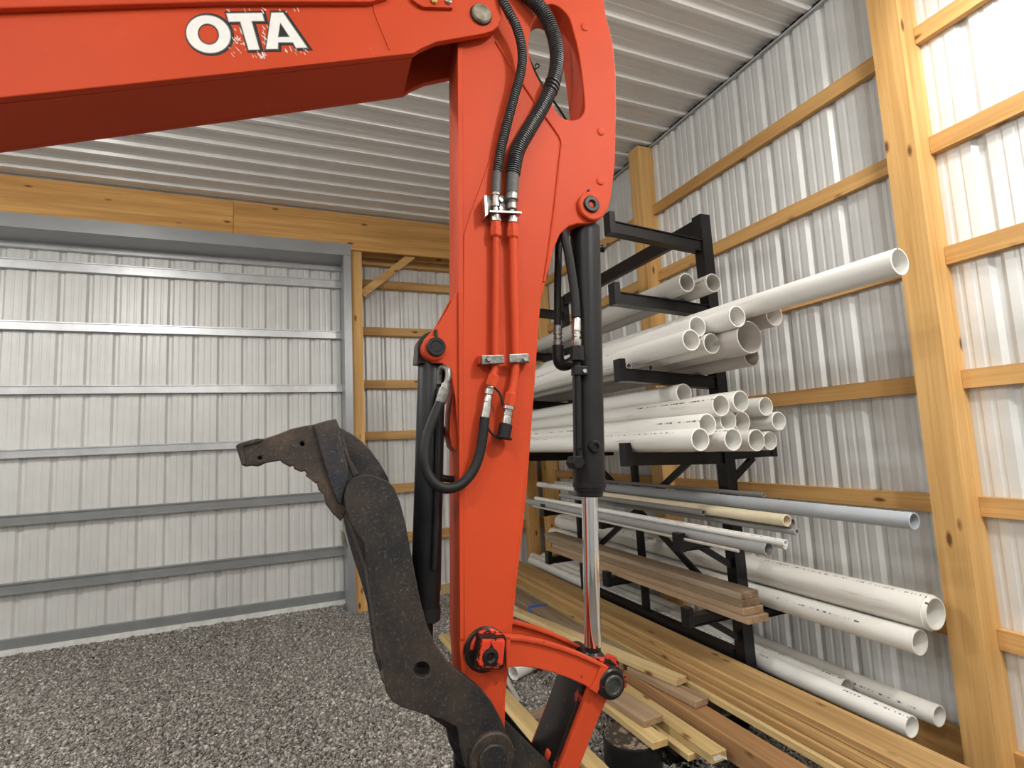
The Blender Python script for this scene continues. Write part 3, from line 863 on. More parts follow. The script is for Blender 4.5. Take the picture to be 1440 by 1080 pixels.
slab('boom_bottom_plate', (-258, 162), (580, 72.5), BF + .022, BB, .012, M_ORANGE, boom)
slab('boom_top_plate', (-258, -7), (640, -40), BF + .022, BB, .012, M_ORANGE, boom)
pe, qe = E(577, 70, BF), E(592, -20, BF); cN = N * ((BF + .022 + BB) / 2 - BF)
part('boom_end_plate', MB().bar(pe + cN, qe + cN, BB - BF - .022, .012, up=(1, 0, 0)), M_GRIME_SHADE, boom, 0)
part('weld_seam', MB().tube([E(520, -20, BF - .001), E(527, 18, BF - .001), (E(548, 70, BF - .001))], .0022, 6), M_ORANGE, boom)
plate('boom_lip', [(-250, 19), (315, 2), (522, 2.2), (546, -6), (546, -12), (315, -9), (-250, 6)], BF - .018, BF, M_ORANGE, boom, bevel=.004)
hb = plate('hose_bracket', [(576, -12), (579, -2), (587, 5), (596, 9.5), (637, 10.5), (638, -12)], BF - .012, BF, M_ORANGE, boom, bevel=.002)
for bx, mt_ in ((611, simple('brass', (.5, .36, .12), .4, .9)), (631, M_ZINC)):
    part('bolt', disc(bx, -.5, 4.6, BF - .020, BF - .011, n=6 if bx < 620 else 16), mt_, hb)
part('boom_pin', disc(678, 17, 14.3, BF - .014, .02), M_PIN, boom, label='worn gray steel pin head')
part('pin_washer', disc(677, 19, 15.8, BF - .006, BF + .001), M_BLACK, boom)
part('pin_boss', disc(672, 22, 26, BF + .022, -.002), M_ORANGE_WORN, boom)

# lettering on the boom
T_OUT = [(315 + x / 9.6, y / 9.6) for x, y in ((20, 172), (522, 165), (555, 292), (382, 292), (490, 676), (325, 680), (212, 300), (58, 302))]
A_OUT = [(315 + x / 9.6, y / 9.6) for x, y in ((632, 163), (800, 160), (1140, 650), (968, 655), (925, 580), (740, 580), (735, 668), (556, 672))]
A_IN = [(315 + x / 9.6, y / 9.6) for x, y in ((762, 322), (872, 490), (738, 492))]
O_OUT = [(293 + 32 * math.cos(t) + (3 * math.sin(t)), 48 + 27.5 * math.sin(t)) for t in [i * 2 * math.pi / 32 for i in range(32)]]
O_IN = [(293 + 14 * math.cos(t) + (1.5 * math.sin(t)), 48 + 14 * math.sin(t)) for t in [i * 2 * math.pi / 24 for i in range(24)]]


def grow(ol, k):
    n = len(ol); c = [Vector(p) for p in ol]; out = []
    ar = sum(c[i].x * c[(i + 1) % n].y - c[(i + 1) % n].x * c[i].y for i in range(n))
    sg = 1 if ar > 0 else -1
    for i in range(n):
        d0 = (c[i] - c[i - 1]).normalized(); d1 = (c[(i + 1) % n] - c[i]).normalized()
        n0 = Vector((d0.y, -d0.x)) * sg; n1 = Vector((d1.y, -d1.x)) * sg
        m = (n0 + n1); m = m / max(.35, m.length_squared / 2) if m.length > 0 else n0
        out.append(tuple(c[i] + m * k))
    return out


for nm, o_, h_ in (('letter_o', O_OUT, [O_IN]), ('letter_t', T_OUT, []), ('letter_a', A_OUT, [A_IN])):
    sh = [(x + 1.6, y + .4) for x, y in grow(o_, 2.6)]
    bk = plate(nm, sh, BF - .0007, BF, M_DECALBLACK, boom, [grow(h, -1.0) for h in h_] if nm != 'letter_a' else [], bevel=.0001)
    plate('letter_edge', grow(o_, .1), BF - .0013, BF - .0007, M_DECALGREY, bk, h_, bevel=.0001)
    plate('letter_face', grow(o_, -1.1), BF - .0019, BF - .0013, M_WHITE, bk, [grow(h, 1.1) for h in h_], bevel=.0001)
rs = random.Random(5)
scr = MB()
for i in range(85):
    zone = rs.choice(((318, 345, 52, 76), (327, 345, 36, 62), (352, 372, 70, 81), (366, 376, 32, 60), (400, 432, 64, 74), (316, 440, 10, 16)))
    x, y = rs.uniform(zone[0], zone[1]), rs.uniform(zone[2], zone[3]); L = rs.uniform(1.5, 7); a_ = rs.uniform(.7, 1.25)
    p, q = E(x, y, BF - .0004), E(x + L * math.cos(a_), y + L * math.sin(a_), BF - .0004)
    scr.bar(p, q, .0008, rs.uniform(.0006, .0022), up=(0, 0, 1))
part('scratches', scr, M_WHITE, boom, 0, label='pale scratches around the lettering')['kind'] = 'stuff'

# --- dipper arm: box with a swan-necked head and a slot
right_edge = [(845, -40), (852, 20), (862, 60), (866, 100), (867, 150), (865, 230), (860, 275)]
boss = [(856, 292), (849, 304), (840, 311), (830, 314)]
throat = [(812, 314.5), (800, 318), (788, 329), (780, 347), (774, 370), (768, 392), (761, 420), (757, 470), (752, 545), (746, 625), (741, 690), (735, 750), (728, 810), (722, 870), (716, 930), (711, 985), (710, 1040), (716, 1065)]
bottom = [(712, 1085), (700, 1096), (686, 1098), (672, 1090), (664, 1074), (660, 1050), (652, 985)]
left_edge = [(646, 905), (645.5, 780), (644.5, 500), (644, 200), (643, 66)]
head = [(646, 40), (648, 10), (655, -25), (690, -70), (760, -95), (815, -80)]
slot = smooth_line([(x, y, 0) for x, y in ((743.5, 62), (747, 39), (754, 23), (764, 10), (774, 5.5), (785, 9), (795, 17.5), (802, 29), (807, 47), (812, 66), (816.5, 93), (820, 120.6), (822, 148), (820, 159.5), (812.6, 167), (801, 168.5), (791, 165), (782.4, 156), (768, 129), (754, 105), (745.5, 82), (743.5, 62))], 3)[:-1]
slot = [(v.x, v.y) for v in slot]
arm_o = plate('dipper_arm', right_edge + boss + throat + bottom + left_edge + head, 0, T, M_ORANGE, exc, [slot], bevel=.004)
# doubler plate on the lower box and the raised strip at the left edge
plate('doubler_plate', [(719, 120), (726, 118), (784, 196), (784.5, 212), (776, 300), (763.5, 392), (757, 430), (753, 500), (748, 560), (743, 625), (737, 690), (731, 750), (724, 812), (718, 872), (711.5, 930), (706, 985), (700, 1010), (660, 1000), (653, 905), (652, 780), (651.5, 500), (652.5, 330), (660, 305), (690, 220), (708, 160)], -.0045, 0, M_ORANGE, arm_o, bevel=.002)
plate('edge_strip', [(643.6, 66), (651, 66), (652, 500), (652.5, 900), (646.8, 900), (645, 500)], -.004, 0, M_ORANGE, arm_o, bevel=.0018)
for nm, pts, r in (('weld_bead', [(697, 58), (722, 98), (758, 152), (787, 193), (788.5, 210)], .0045),
                   ('weld_bead', [(788.5, 210), (783, 262), (777, 315), (768, 380), (764.5, 396)], .0045)):
    part(nm, MB().tube(smooth_line([E(x, y, -.001) for x, y in pts]), r, 8), M_ORANGE, arm_o)
for x, y in ((823, 37), (846, 184), (845, 254)):
    part('welded_stud', disc(x, y, 6, -.005, .001, lambda R, L: [(0, R * .45), (.0015, R * .85), (.004, R), (L, R)], 20), M_ORANGE, arm_o)
cb = part('pin_collar', disc(833, 289, 21, -.016, .002), M_ORANGE, arm_o)
part('pin', disc(833, 286, 12, -.024, -.01, lambda R, L: [(.010, R * .35), (.002, R * .4), (0, R * .5), (0, R * .9), (.002, R), (L, R)]), M_GRIME_SHADE, cb, label='black greasy pin end')
part('grease_nipple', disc(828.5, 267, 1.8, -.006, 0, n=10), M_BLACK, arm_o)
# left edge bracket carrying the thumb cylinder
plate('thumb_bracket', [(646, 405), (640, 415), (631, 433), (619, 453), (607, 466), (597, 477), (594, 490), (598, 502), (608, 510), (622, 511), (633, 520), (640, 560), (646, 640)], .004, .024, M_ORANGE, arm_o, bevel=.003)
plate('thumb_bracket', [(646, 405), (640, 415), (631, 433), (619, 453), (607, 466), (597, 477), (594, 490), (598, 502), (608, 510), (622, 511), (633, 520), (640, 560), (646, 640)], .092, .112, M_ORANGE, arm_o, bevel=.003, at=.004)
plate('wear_strip', [(645, 520), (637, 545), (633, 580), (632, 610), (635, 628), (640, 634), (645, 632)], .024, .092, M_ORANGE_WORN, arm_o, bevel=.004)
plate('bracket_tab', [(611, 463), (615, 463), (615.5, 474), (611.5, 474)], -.004, .004, M_BLACK, arm_o, bevel=.001)

# bucket-side pivot boss low on the arm
pb = part('pivot_boss', disc(683, 914, 31, -.012, .0), M_GRIME_SHADE, arm_o)
part('pivot_boss_face', disc(687, 912, 26, -.022, -.01), M_GREASY, pb)
plate('boss_plate', [(679, 901), (709, 899.5), (711, 902), (708, 937), (705, 941), (676, 940), (672, 930)], -.068, -.050, M_GREASY, pb, bevel=.005)
plate('boss_plate', [(676, 897.5), (712, 896), (714, 902), (711, 939), (707, 944), (674, 943.5), (669, 932)], -.052, -.012, M_GRIME_SHADE, pb, bevel=.003, at=-.06)
part('pivot_pin', disc(690.5, 925, 12, -.074, -.06, lambda R, L: [(.006, R * .35), (.002, R * .5), (0, R * .6), (.002, R * .95), (.004, R), (L, R)]), M_GRIME_SHADE, pb, label='grease caked pin nut')

# --- curved links
def z7(pts, ox=630, oy=860, s=4.911): return [(ox + x / s, oy + y / s) for x, y in pts]
link_top = [(300, 185), (350, 165), (400, 168), (520, 178), (650, 203), (780, 240), (900, 282), (1010, 332), (1112, 385)]
link_bot = [(1075, 480), (1030, 572), (960, 522), (850, 472), (740, 432), (620, 402), (520, 392), (410, 396), (300, 420), (230, 380), (215, 290), (240, 220)]
LF = -.048
lk_out = z7(link_top + link_bot)
fl = plate('curved_link', lk_out, LF + .010, LF + .026, M_ORANGE_WORN, exc, bevel=.003, at=LF)
plate('link_rim', z7([(395, 168), (520, 178), (650, 203), (780, 240), (900, 282), (1010, 332), (1112, 385), (1085, 398), (1000, 357), (890, 310), (770, 268), (645, 232), (515, 208), (395, 200)]), LF, LF + .012, M_ORANGE_WORN, fl, bevel=.003)
plate('link_rim', z7([(1112, 385), (1075, 480), (1030, 572), (985, 540), (1020, 480), (1055, 385)]), LF, LF + .012, M_ORANGE_WORN, fl, bevel=.003, at=LF)
plate('link_rim', z7([(395, 168), (435, 172), (425, 395), (405, 398)]), LF, LF + .012, M_ORANGE_WORN, fl, bevel=.003)
bl = plate('curved_link', lk_out, .140, .158, M_ORANGE_WORN, exc, bevel=.003, at=LF)
plate('link_rim', z7([(395, 168), (520, 178), (650, 203), (780, 240), (900, 282), (1010, 332), (1112, 385), (1085, 398), (1000, 357), (890, 310), (770, 268), (645, 232), (515, 208), (395, 200)]), .128, .141, M_ORANGE_WORN, bl, bevel=.003, at=LF)
part('pivot_boss', disc(665, 885, 24, .116, .14), M_GRIME_SHADE, bl)
# link end pin and its collar
pc = part('link_pin', disc(862, 963, 21.5, LF - .004, .19, lambda R, L: [(0, R * .86), (.004, R * .97), (.01, R), (L, R)]), M_GRIME_SHADE, exc, label='big black greasy pin through the link ends')
part('pin_cap', disc(864, 965.5, 14.5, LF - .012, LF - .003, lambda R, L: [(.003, R * .62), (0, R * .70), (0, R * .9), (.003, R), (L, R)]), M_DARKSTEEL, pc)
plate('retainer_lug', [(856, 921), (866, 924), (872, 934), (869, 940), (858, 934), (852, 930)], LF + .03, LF + .045, M_GREASY, exc, bevel=.002)
plate('retainer_lug', z7([(1040, 330), (1120, 330), (1180, 380), (1232, 450), (1240, 520), (1225, 530), (1195, 450), (1130, 385), (1060, 372)]), LF + .026, LF + .05, M_GREASY, exc, bevel=.003)

# --- bucket cylinder
CD = T / 2
ct, cbm = E(822.5, 318, CD), E(829, 690, CD)
ax = (cbm - ct); Lc = ax.length
Rb = pxm(826, 500, CD, 21.3)
cyl = part('bucket_cylinder', MB().lathe(ct, ax, [(-.004, Rb * .6), (0, Rb * .85), (.006, Rb), (Lc * .905, Rb), (Lc * .915, Rb * 1.015), (Lc * .985, Rb * 1.015), (Lc, Rb * .99)], 40), M_BLACK, exc)
part('eye', MB().lathe(E(815, 300, CD - .04), N, [(0, .038), (.08, .038)], 28), M_BLACK, cyl)
part('gland', MB().lathe(cbm - ax.normalized() * .026, ax, [(0, Rb * 1.07), (.014, Rb * 1.07), (.016, Rb * .86), (.040, Rb * .86), (.044, Rb * .78)], 40), M_BLACK, cyl)
rt, rb = E(829, 690, CD), E(833.5, 908, CD)
part('piston_rod', MB().tube([rt, rb], pxm(831, 800, CD, 11.6), 32), M_CHROME, cyl, label='bright chrome rod')
re_ = part('rod_eye', MB().lathe(E(833.4, 903, CD), rb - rt, [(0, .023), (.005, .0245), (.025, .0245), (.036, .034), (.06, .040), (.085, .04)], 28), M_GRIME_SHADE, cyl)
# ports, transfer tube and plugs on the cylinder
def front(px, py): return E(px, py, CD - Rb)
tt = MB().tube([front(812, 508), front(812.5, 560), front(813.5, 630)], pxm(812, 560, 0, 4.6), 14)
part('transfer_tube', tt, M_BLACK, cyl)
tc_ = plate('tube_clamp', [(808, 514), (827, 515), (828, 527), (808, 527)], CD - Rb - .016, CD - Rb + .01, M_BLACK, cyl, bevel=.002)
part('bolt', disc(823, 521.5, 3.2, CD - Rb - .022, CD - Rb - .015, n=12), M_ZINC, tc_)
part('banjo_port', disc(814, 650.5, 10.5, CD - Rb - .026, CD - Rb + .02, n=6), M_BLACK, cyl)
part('port_plug', disc(838, 628, 8.8, CD - Rb - .012, CD - Rb + .03, lambda R, L: [(.006, R * .45), (0, R * .55), (0, R * .85), (.003, R), (L, R)], 20), M_BLACK, cyl)
part('port_block', MB().lathe(E(814, 633, CD - Rb * .8), Wv * -1, [(0, .012), (.03, .012)], 8), M_BLACK, cyl)
part('side_plug', MB().lathe(E(841, 349, CD), U, [(0, .010), (.012, .010), (.013, .013), (.022, .013)], 10), M_BLACK, cyl)

# cylinder hoses that hang out of the arm throat
def hose(name, pts, dn, rpx, mat, parent, n=14, seg=8, label=None):
    if not isinstance(dn, (list, tuple)): dn = [dn] * len(pts)
    P = [E(x, y, d) for (x, y), d in zip(pts, dn)]
    r = pxm(*pts[len(pts) // 2], dn[len(pts) // 2], rpx)
    return part(name, MB().tube(smooth_line(P, seg), r, n), mat, parent, 60, label)


def fitting(pts, dn, prof, mat, parent, n=16, name='hose_fitting', flat=0):
    """straight fitting from pts[0] to pts[1]; prof: (fraction, radius in px)"""
    p, q = E(*pts[0], dn), E(*pts[1], dn); L = (q - p).length
    k = pxm(*pts[0], dn, 1.0)
    return part(name, MB().lathe(p, q - p, [(f * L, r * k) for f, r in prof], n, flat=flat), mat, parent)


HX = [(0, 6), (.02, 6.4), (.42, 6.4), (.44, 5.2), (.5, 5.2), (.52, 6.2), (.62, 6.2), (.64, 4.8), (.70, 4.8), (.71, 6.6), (.92, 6.6), (1, 5)]
h1 = hose('cylinder_hose', [(790, 310), (786, 345), (784.5, 380), (784, 420), (784, 460)], .07, 5.2, M_RUBBER, cyl)
fitting([(784, 458), (784.5, 488)], .07, HX, M_DULL, cyl)
part('elbow', MB().tube(smooth_line([E(x, y, .07) for x, y in ((784.5, 486), (785, 503), (788, 512), (797, 513), (806, 508))]), pxm(786, 500, .07, 8.2), 14), M_BLACK, cyl)
h2 = hose('cylinder_hose', [(790, 318), (797, 345), (803, 380), (808, 415), (810, 450)], [.02, .012, .008, .004, .0], 5.8, M_RUBBER, cyl)
fitting([(810.5, 448), (811, 490)], .0, HX, M_ZINC, cyl)
fitting([(811, 487), (811.5, 508)], .0, [(0, 9), (.05, 9.8), (.95, 9.8), (1, 8)], M_BLACK, cyl, n=6)
part('guard_band', MB().tube(smooth_line([E(x, y, d) for (x, y), d in zip(((791.5, 325), (798, 350), (804, 385), (808.5, 418), (810, 446)), (.017, .010, .006, .002, -.001))]), pxm(804, 385, .005, 6.4), 10), M_BLACK, h2)

# --- hoses and hard lines on the front of the arm
def corrugated(name, pts, dn, rpx, parent, pitch=.0070, n=14):
    P = smooth_line([E(x, y, d) for (x, y), d in zip(pts, dn)], 14)
    seg = [0.0]
    for a_, b_ in zip(P[:-1], P[1:]): seg.append(seg[-1] + (b_ - a_).length)
    m = int(seg[-1] / pitch); r0 = pxm(*pts[3], dn[3], rpx)
    Q, R = [], []
    for i in range(m * 4):
        s = seg[-1] * i / (m * 4 - 1)
        j = max(k for k in range(len(seg)) if seg[k] <= s + 1e-9); j = min(j, len(P) - 2)
        t = (s - seg[j]) / max(1e-9, seg[j + 1] - seg[j])
        Q.append(P[j].lerp(P[j + 1], t)); R.append(r0 * (1.0, 1.0, .75, .75)[i % 4])
    return part(name, MB().tube(Q, R, n), M_CORR, parent, 20)


c1 = corrugated('corrugated_hose', [(698, -40), (705, -5), (716, 18), (727, 40), (734, 70), (732.5, 100), (722, 140), (711.5, 180), (704, 212), (699, 245)], [-.03, -.05, -.055, -.052, -.048, -.044, -.038, -.032, -.026, -.024], 6.8, exc)
c2 = corrugated('corrugated_hose', [(728, -18), (744, -4), (758, 10), (772, 32), (781, 60), (783, 88), (778, 115), (764, 148), (744, 182), (728, 212), (721, 246)], [-.02, -.03, -.035, -.035, -.035, -.035, -.034, -.034, -.032, -.028, -.024], 10.2, exc)
fitting([(699, 243), (697.2, 274)], -.024, [(0, 6.6), (.96, 6.8), (1, 5.5)], M_SLEEVE, c1, name='sleeve')
fitting([(721, 245), (719.5, 274)], -.024, [(0, 9.0), (.96, 9.2), (1, 8)], M_SLEEVE, c2, name='sleeve')
fitting([(697.2, 271), (697, 299)], -.024, [(0, 5.6), (.05, 6.8), (.16, 6.8), (.18, 5), (.22, 5), (.24, 4.8), (.5, 4.8), (.52, 6), (.72, 6), (.76, 4), (1, 4)], M_ZINC, c1, n=12)
fitting([(719.5, 273), (720, 302)], -.024, [(0, 9), (.05, 9.4), (.3, 9.4), (.36, 7), (.45, 6), (.48, 7.4), (.74, 7.4), (.8, 4.5), (1, 4.5)], M_DULL, c2, n=12)
# thin cable behind the slot and the tie bands on the thick hose
cbl = part('cable', MB().tube(smooth_line([E(x, y, .125) for x, y in ((735, 60), (750, 96), (766, 125), (784, 150), (800, 175))]), .0042, 8), M_RUBBER, arm_o)
part('cable_tie', MB().tube(smooth_line([E(x, y, .115) for x, y in ((752, 97), (757, 95), (758, 91), (754, 90), (753, 94))]), .0022, 6), M_RUBBER, cbl)
for a_, b_ in (((777.5, 116), (776.5, 118.5)), ((776, 121), (775, 123.5)), ((774.3, 126), (773.2, 128.4))):
    fitting([a_, b_], -.035, [(0, 10.4), (.1, 11.2), (.9, 11.2), (1, 10.4)], M_DECALBLACK, c2, name='tie_band')
# bracket holding the two hose ends
br = plate('bulkhead_bracket', [(682.5, 276), (711, 275), (713, 300), (684, 304)], -.010, -.004, M_DULL, arm_o, bevel=.001)
br['label'] = 'shiny steel bulkhead bracket'
plate('bracket_side', [(681, 275), (684.5, 274), (686.5, 301), (682.5, 305)], -.045, -.004, M_ZINC, br, bevel=.001)
p, q = E(686, 301, -.024), E(730, 303, -.024)
part('bracket_shelf', MB().bar(p, q, .044, .0045), M_ZINC, br, 0)
for x, y in ((705.5, 281), (704.5, 292), (704.5, 297)):
    part('bolt', disc(x, y, 2.9, -.018, -.009, n=10), M_ZINC, br)
fitting([(697, 303), (697.2, 313)], -.024, [(0, 7.6), (.1, 8.2), (.9, 8.2), (1, 7)], M_ZINC, br, name='bulkhead_nut', n=12)
fitting([(720.5, 305), (720.8, 315)], -.024, [(0, 7.6), (.1, 8.2), (.9, 8.2), (1, 7)], M_ZINC, br, name='bulkhead_nut', n=12)
# hard lines
ln1 = hose('hard_line', [(697.3, 330), (697.3, 400), (696.5, 470), (696.5, 510), (694.5, 524), (691, 536)], [-.024, -.024, -.024, -.024, -.026, -.03], 5.3, M_ORANGE, arm_o)
ln2 = hose('hard_line', [(721, 332), (722.5, 400), (724.5, 470), (725, 512), (722.5, 538), (718, 556)], [-.024, -.024, -.024, -.024, -.026, -.03], 6.2, M_ORANGE, arm_o)
NUT = [(0, 7.4), (.12, 7.8), (.3, 7.8), (.34, 8.8), (.9, 8.8), (1, 7)]
fitting([(697.2, 312), (697.3, 334)], -.024, NUT, M_ORANGE, ln1, n=6, name='tube_nut', flat=.3)
fitting([(720.8, 314), (721, 336)], -.024, NUT, M_ORANGE, ln2, n=6, name='tube_nut', flat=.3)
fitting([(695, 527), (689.5, 544)], -.030, [(0, 6), (.1, 8.6), (.95, 8.6), (1, 7)], M_ORANGE, ln1, n=6, name='tube_nut', flat=.3)
fitting([(718.5, 552), (715.5, 571)], -.030, [(0, 7), (.1, 8.8), (.95, 8.8), (1, 7)], M_ORANGE, ln2, n=6, name='tube_nut', flat=.3)
for o_, cx_, bx_ in (([(677, 499), (708.5, 498.5), (710, 511), (678, 513)], 697, 688), ([(716, 498), (744, 496.5), (745, 510), (716.5, 510)], 725, 739.5)):
    cl = plate('line_clamp', o_, -.044, -.034, M_DULL, arm_o, bevel=.003)
    part('bolt', disc(bx_, 504.5, 4.1, -.053, -.043, n=8), M_ZINC if bx_ > 700 else M_DULL, cl)
    xs = [p_[0] for p_ in o_]
    plate('clamp_foot', [(min(xs) - 3, 500), (min(xs) + 14, 500), (min(xs) + 14, 511), (min(xs) - 3, 511)] if bx_ < 700 else [(max(xs) - 14, 498), (max(xs), 498), (max(xs), 509), (max(xs) - 14, 509)], -.034, 0, M_ORANGE_WORN, cl, bevel=.002)
# fittings and the thumb hose
hf = fitting([(689.5, 543), (681.5, 588)], -.032, [(0, 6), (.04, 7), (.07, 5), (.1, 6.8), (.26, 6.8), (.28, 5), (.34, 5.8), (.5, 5.8), (.52, 6.8), (.98, 7.2), (1, 6)], M_ZINC, ln1, n=14)
th = hose('thumb_hose', [(682, 584), (679, 612), (674, 640), (664, 664), (648, 681), (628, 687), (611, 680), (600, 662), (597, 640), (601, 612), (612, 582), (621, 562)], [-.032, -.034, -.036, -.04, -.045, -.05, -.05, -.045, -.04, -.03, -.02, -.01], 7.4, M_RUBBER, exc, n=16)
fitting([(619.5, 566), (627.5, 540)], -.012, [(0, 7.6), (.1, 8), (.72, 8), (.76, 6.6), (1, 6.2)], M_DULL, th)
part('elbow', MB().tube(smooth_line([E(x, y, d) for (x, y), d in zip(((627, 543), (630.5, 528), (629, 519), (622, 517), (617.5, 524), (617, 540)), (-.012, -.012, -.005, .01, .02, .025))]), pxm(627, 530, 0, 4.6), 12), M_DULL, th)
cap_f = fitting([(715.5, 570), (711.5, 598)], -.032, [(0, 7), (.05, 9), (.2, 9), (.22, 6), (.34, 6), (.36, 7.6), (.52, 7.6), (.54, 7.2), (.7, 7.6), (1, 7.2)], M_ZINC, ln2, n=14)
cp = fitting([(711.8, 596), (707.5, 617)], -.032, [(0, 8.2), (.06, 9.4), (.84, 9.4), (.86, 12.4), (.96, 12.4), (1, 11.5)], M_RUBBER, ln2, n=18, name='dust_cap')
hose('cap_tether', [(704, 617), (694, 612), (686, 602), (683, 594)], -.036, 1.8, M_RUBBER, cp, n=8)
hose('cap_tether', [(695, 545), (702, 552), (706, 563), (708, 572)], -.034, 1.8, M_RUBBER, cp, n=8)

# --- thumb cylinder
tcD = .058
ta, tb = E(604, 500, tcD), E(601.5, 560, tcD)
pa, pz = E(607.5, 498, tcD), E(598, 868, tcD)
axT = pz - pa; LT = axT.length; RT = pxm(602, 700, tcD, 20)
thc = part('thumb_cylinder', MB().lathe(pa, axT, [(0, RT * .9), (.006, RT * .98), (LT * .9, RT * 1.02), (LT * .905, RT * .98), (LT, RT * .96)], 36), M_BLACK, exc)
part('clevis', MB().lathe(E(611, 490, tcD - .03), N, [(0, .05), (.06, .05)], 28), M_GRIME_SHADE, thc)
part('clevis', MB().bar(E(609, 490, tcD), E(607, 515, tcD), .06, .10, up=(1, 0, 0)), M_GRIME_SHADE, thc, 0)
part('transfer_tube', MB().tube(smooth_line([E(x, y, .01) for x, y in ((618, 545), (617, 570), (616, 640), (613, 740), (610, 800))]), pxm(616, 640, .01, 4.2), 12), M_BLACK, thc)
hose('return_hose', [(636, 592), (625, 606), (612, 622)], [.08, .09, .1], 4.5, M_RUBBER, thc)
hose('return_hose', [(640, 674), (622, 672), (612, 662), (608, 640)], [.06, .06, .07, .08], 5, M_RUBBER, thc)
rp_ = E(597, 890, tcD)
part('piston_rod', MB().tube([pz, E(596.5, 935, tcD)], RT * .55, 20), M_BLACK, thc)
part('gland', MB().lathe(pz - axT.normalized() * .03, axT, [(0, RT * 1.04), (.035, RT * 1.04), (.04, RT * .9)], 32), M_BLACK, thc)
thp = part('thumb_pin', disc(614, 487, 13.5, -.018, .13, lambda R, L: [(.002, R * .55), (0, R * .62), (0, R * .93), (.003, R), (L, R)]), M_BLACK, exc, label='black pin head on the thumb cylinder bracket')
part('pin_collar', disc(611, 490, 17.5, -.006, .03), M_ORANGE_WORN, thp)

# --- thumb
def z5(pts, ox=320, oy=580, s=5.4): return [(ox + x / s, oy + y / s) for x, y in pts]
TF = -.050
arm_l = [(484, 698.5), (486.7, 684), (494, 674), (505, 668.5), (520, 667), (533, 671), (546, 676.5), (555, 687), (562.6, 706), (570, 734), (578, 776), (585, 813), (592, 847.5), (602, 884), (616, 912), (633, 935), (652, 949), (678, 971), (692, 988), (704, 1010), (714, 1033), (721, 1055), (720, 1080), (708, 1100), (690, 1106), (670, 1100), (656, 1082), (650, 1055), (647, 1033), (642, 1022), (621.5, 1012), (596, 1005), (565, 995), (551, 987), (543, 974), (540, 949), (533, 906.5), (524, 850), (518, 814), (512, 764), (499, 746), (491, 732), (484.5, 712)]
holeT = [(593.5 + 11.5 * math.cos(t), 942 + 11 * math.sin(t)) for t in [i * 2 * math.pi / 24 for i in range(24)]]
thumb = plate('thumb', arm_l, TF, TF + .028, M_THUMB, exc, [holeT], bevel=.003)
back_l = [(478, 604), (493, 609), (507, 619), (521, 633), (534, 651), (547, 676), (556, 690), (562.6, 706), (570, 734), (578, 776), (585, 813), (592, 847.5), (602, 884), (616, 912), (633, 935), (652, 949), (678, 971), (692, 988), (704, 1010), (714, 1033), (721, 1055), (720, 1080), (708, 1100), (690, 1106), (670, 1100), (656, 1082), (650, 1055), (642, 1022), (621.5, 1012), (565, 995), (543, 974), (533, 906.5), (524, 850), (512, 764), (494, 735), (488, 690), (480, 640)]
def shift(pts, d0, d1):
    """picture points of the same plate outline at depth d1 when it must be SEEN there"""
    return pts
plate('thumb_side_plate', [(475, 600)] + back_l[1:4] + [(521, 633), (534, 651), (546, 672), (553, 700), (558, 740), (562, 790), (570, 830), (576, 870), (590, 905), (612, 935), (640, 960), (665, 985), (676, 1010), (688, 1040), (685, 1070), (665, 1085), (645, 1075), (632, 1045), (628, 1025), (600, 1005), (560, 985), (538, 960), (526, 920), (517, 850), (507, 815), (497, 785), (487, 750), (480, 715), (476, 660)], .138, .162, M_BLUE, thumb, bevel=.003)
# cross web between the two plates, on the inner side
for a_, b_ in (((490, 733), (518, 812)), ((520, 815), (540, 945)), ((543, 975), (596, 1003))):
    p, q = E(*a_, TF), E(*b_, TF); c = N * .095
    part('cross_web', MB().bar(p + c + U * .008, q + c + U * .008, .13, .014, up=(1, 0, 0)), M_RUST, thumb, 0)
tine = [(60, 255), (85, 235), (150, 215), (225, 197), (272, 200), (380, 165), (480, 125), (590, 100), (640, 95), (750, 62), (825, 48), (850, 112), (880, 180), (925, 330), (960, 500), (930, 640), (900, 760), (860, 830), (800, 772), (745, 700), (735, 650), (742, 632), (690, 590), (679, 545), (686, 536), (668, 540), (592, 482), (600, 465), (582, 445), (562, 455), (507, 432), (496, 405), (474, 415), (412, 382), (400, 366), (262, 390), (222, 412), (180, 405), (140, 413), (106, 400)]
H1 = z5([(566 + 16 * math.cos(t), 240 + 16 * math.sin(t)) for t in [i * 2 * math.pi / 14 for i in range(14)]])
H2_ = z5([(246 + 15 * math.cos(t), 347 + 14 * math.sin(t)) for t in [i * 2 * math.pi / 14 for i in range(14)]])
tn = plate('tine', z5(tine), -.020, .085, M_RUST, thumb, [H1, H2_], bevel=.004, label='rusty brown toothed thumb tip')
plate('tine_backing', z5([(520, 180), (620, 180), (620, 300), (520, 300)]), .086, .090, M_RUST, tn)
plate('tine_backing', z5([(220, 320), (275, 320), (275, 372), (220, 372)]), .086, .090, M_RUST, tn)
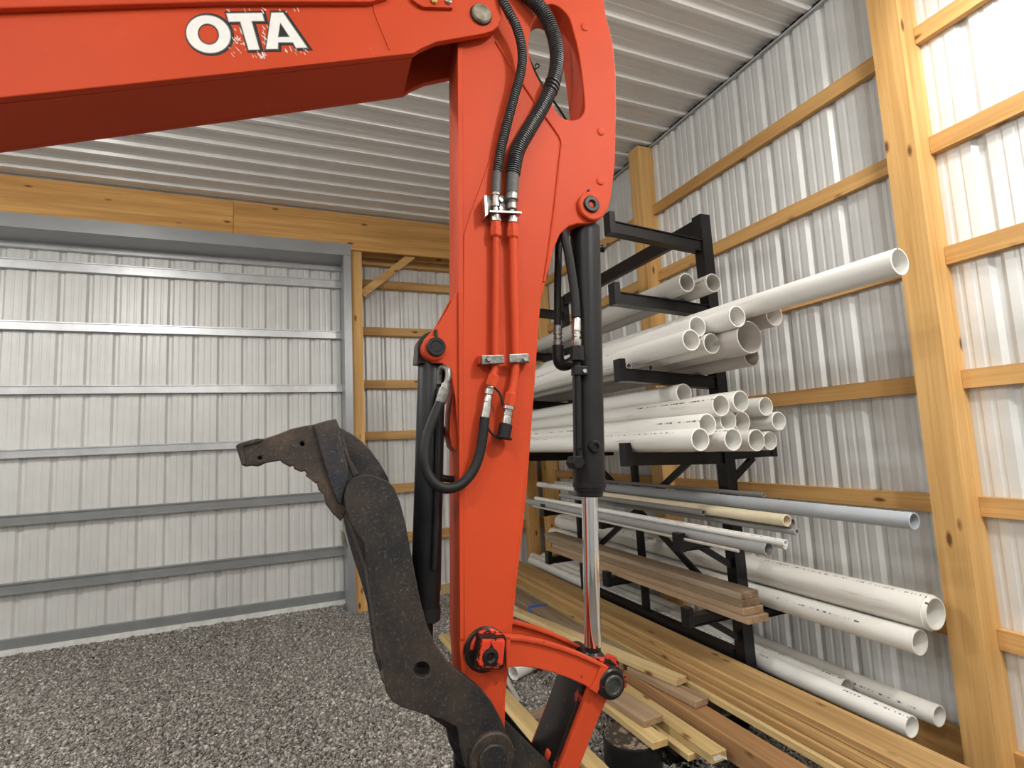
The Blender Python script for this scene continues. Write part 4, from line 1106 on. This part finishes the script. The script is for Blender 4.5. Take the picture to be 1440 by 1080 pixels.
plate('tip_weld', z5([(60, 255), (85, 235), (225, 197), (275, 202), (250, 225), (120, 258), (125, 300), (140, 395), (106, 400)]), -.026, -.019, M_RUST, tn, bevel=.003)
plate('gusset', z5([(650, 95), (750, 62), (825, 48), (850, 115), (868, 232), (915, 400), (925, 480), (895, 580), (870, 700), (838, 690), (770, 520), (735, 400), (690, 240)]), -.030, -.019, M_BLUE, tn, bevel=.004)
plate('rib', z5([(868, 262), (892, 280), (925, 345), (1005, 472), (955, 492), (905, 370)]), -.024, .13, M_RUST, thumb, bevel=.003)
plate('stop_lug', z5([(862, 915), (884, 905), (912, 1015), (890, 1028), (872, 1010)]), .02, .07, M_PVC_D if False else M_PIN, thumb, bevel=.003)
pv = part('pivot_ring', disc(693, 1066, 33, TF - .014, TF), M_RUST, thumb)
part('pivot_pin', disc(694, 1070, 21, TF - .022, TF - .01), M_RUST2, pv)

# --- lower link to the bucket and the bucket ears
low = [(834, 955), (868, 958), (852, 988), (838, 1020), (814, 1082), (780, 1180), (752, 1180), (786, 1082)]
ll = plate('bucket_link', low, -.020, .0, M_ORANGE_WORN, exc, bevel=.003)
plate('link_web', [(828, 955), (846, 957), (800, 1082), (768, 1180), (756, 1180), (782, 1082)], .0, .150, M_GRIME_SHADE, ll, bevel=.002, at=-.02)  # near-black colour paints in the shade of this less lit side
plate('link_side_plate', low, .150, .170, M_ORANGE_WORN, ll, bevel=.003, at=-.02)
plate('link_boss', [(779 + 8 * math.cos(t), 1070 + 13 * math.sin(t)) for t in [i * 2 * math.pi / 20 for i in range(20)]], .03, .06, M_ORANGE, ll, bevel=.004)
be = plate('bucket_ear', [(700, 1000), (709, 1012), (740, 1043), (773, 1074), (800, 1110), (800, 1200), (660, 1200), (660, 1010)], .010, .035, M_RUST2, exc, bevel=.003)
plate('bucket_ear', [(696, 985), (708, 997), (735, 1030), (762, 1062), (790, 1110), (800, 1200), (640, 1200), (640, 985)], .150, .175, M_BLACK, exc, bevel=.003)
hp = exc  # everything above hangs on the excavator
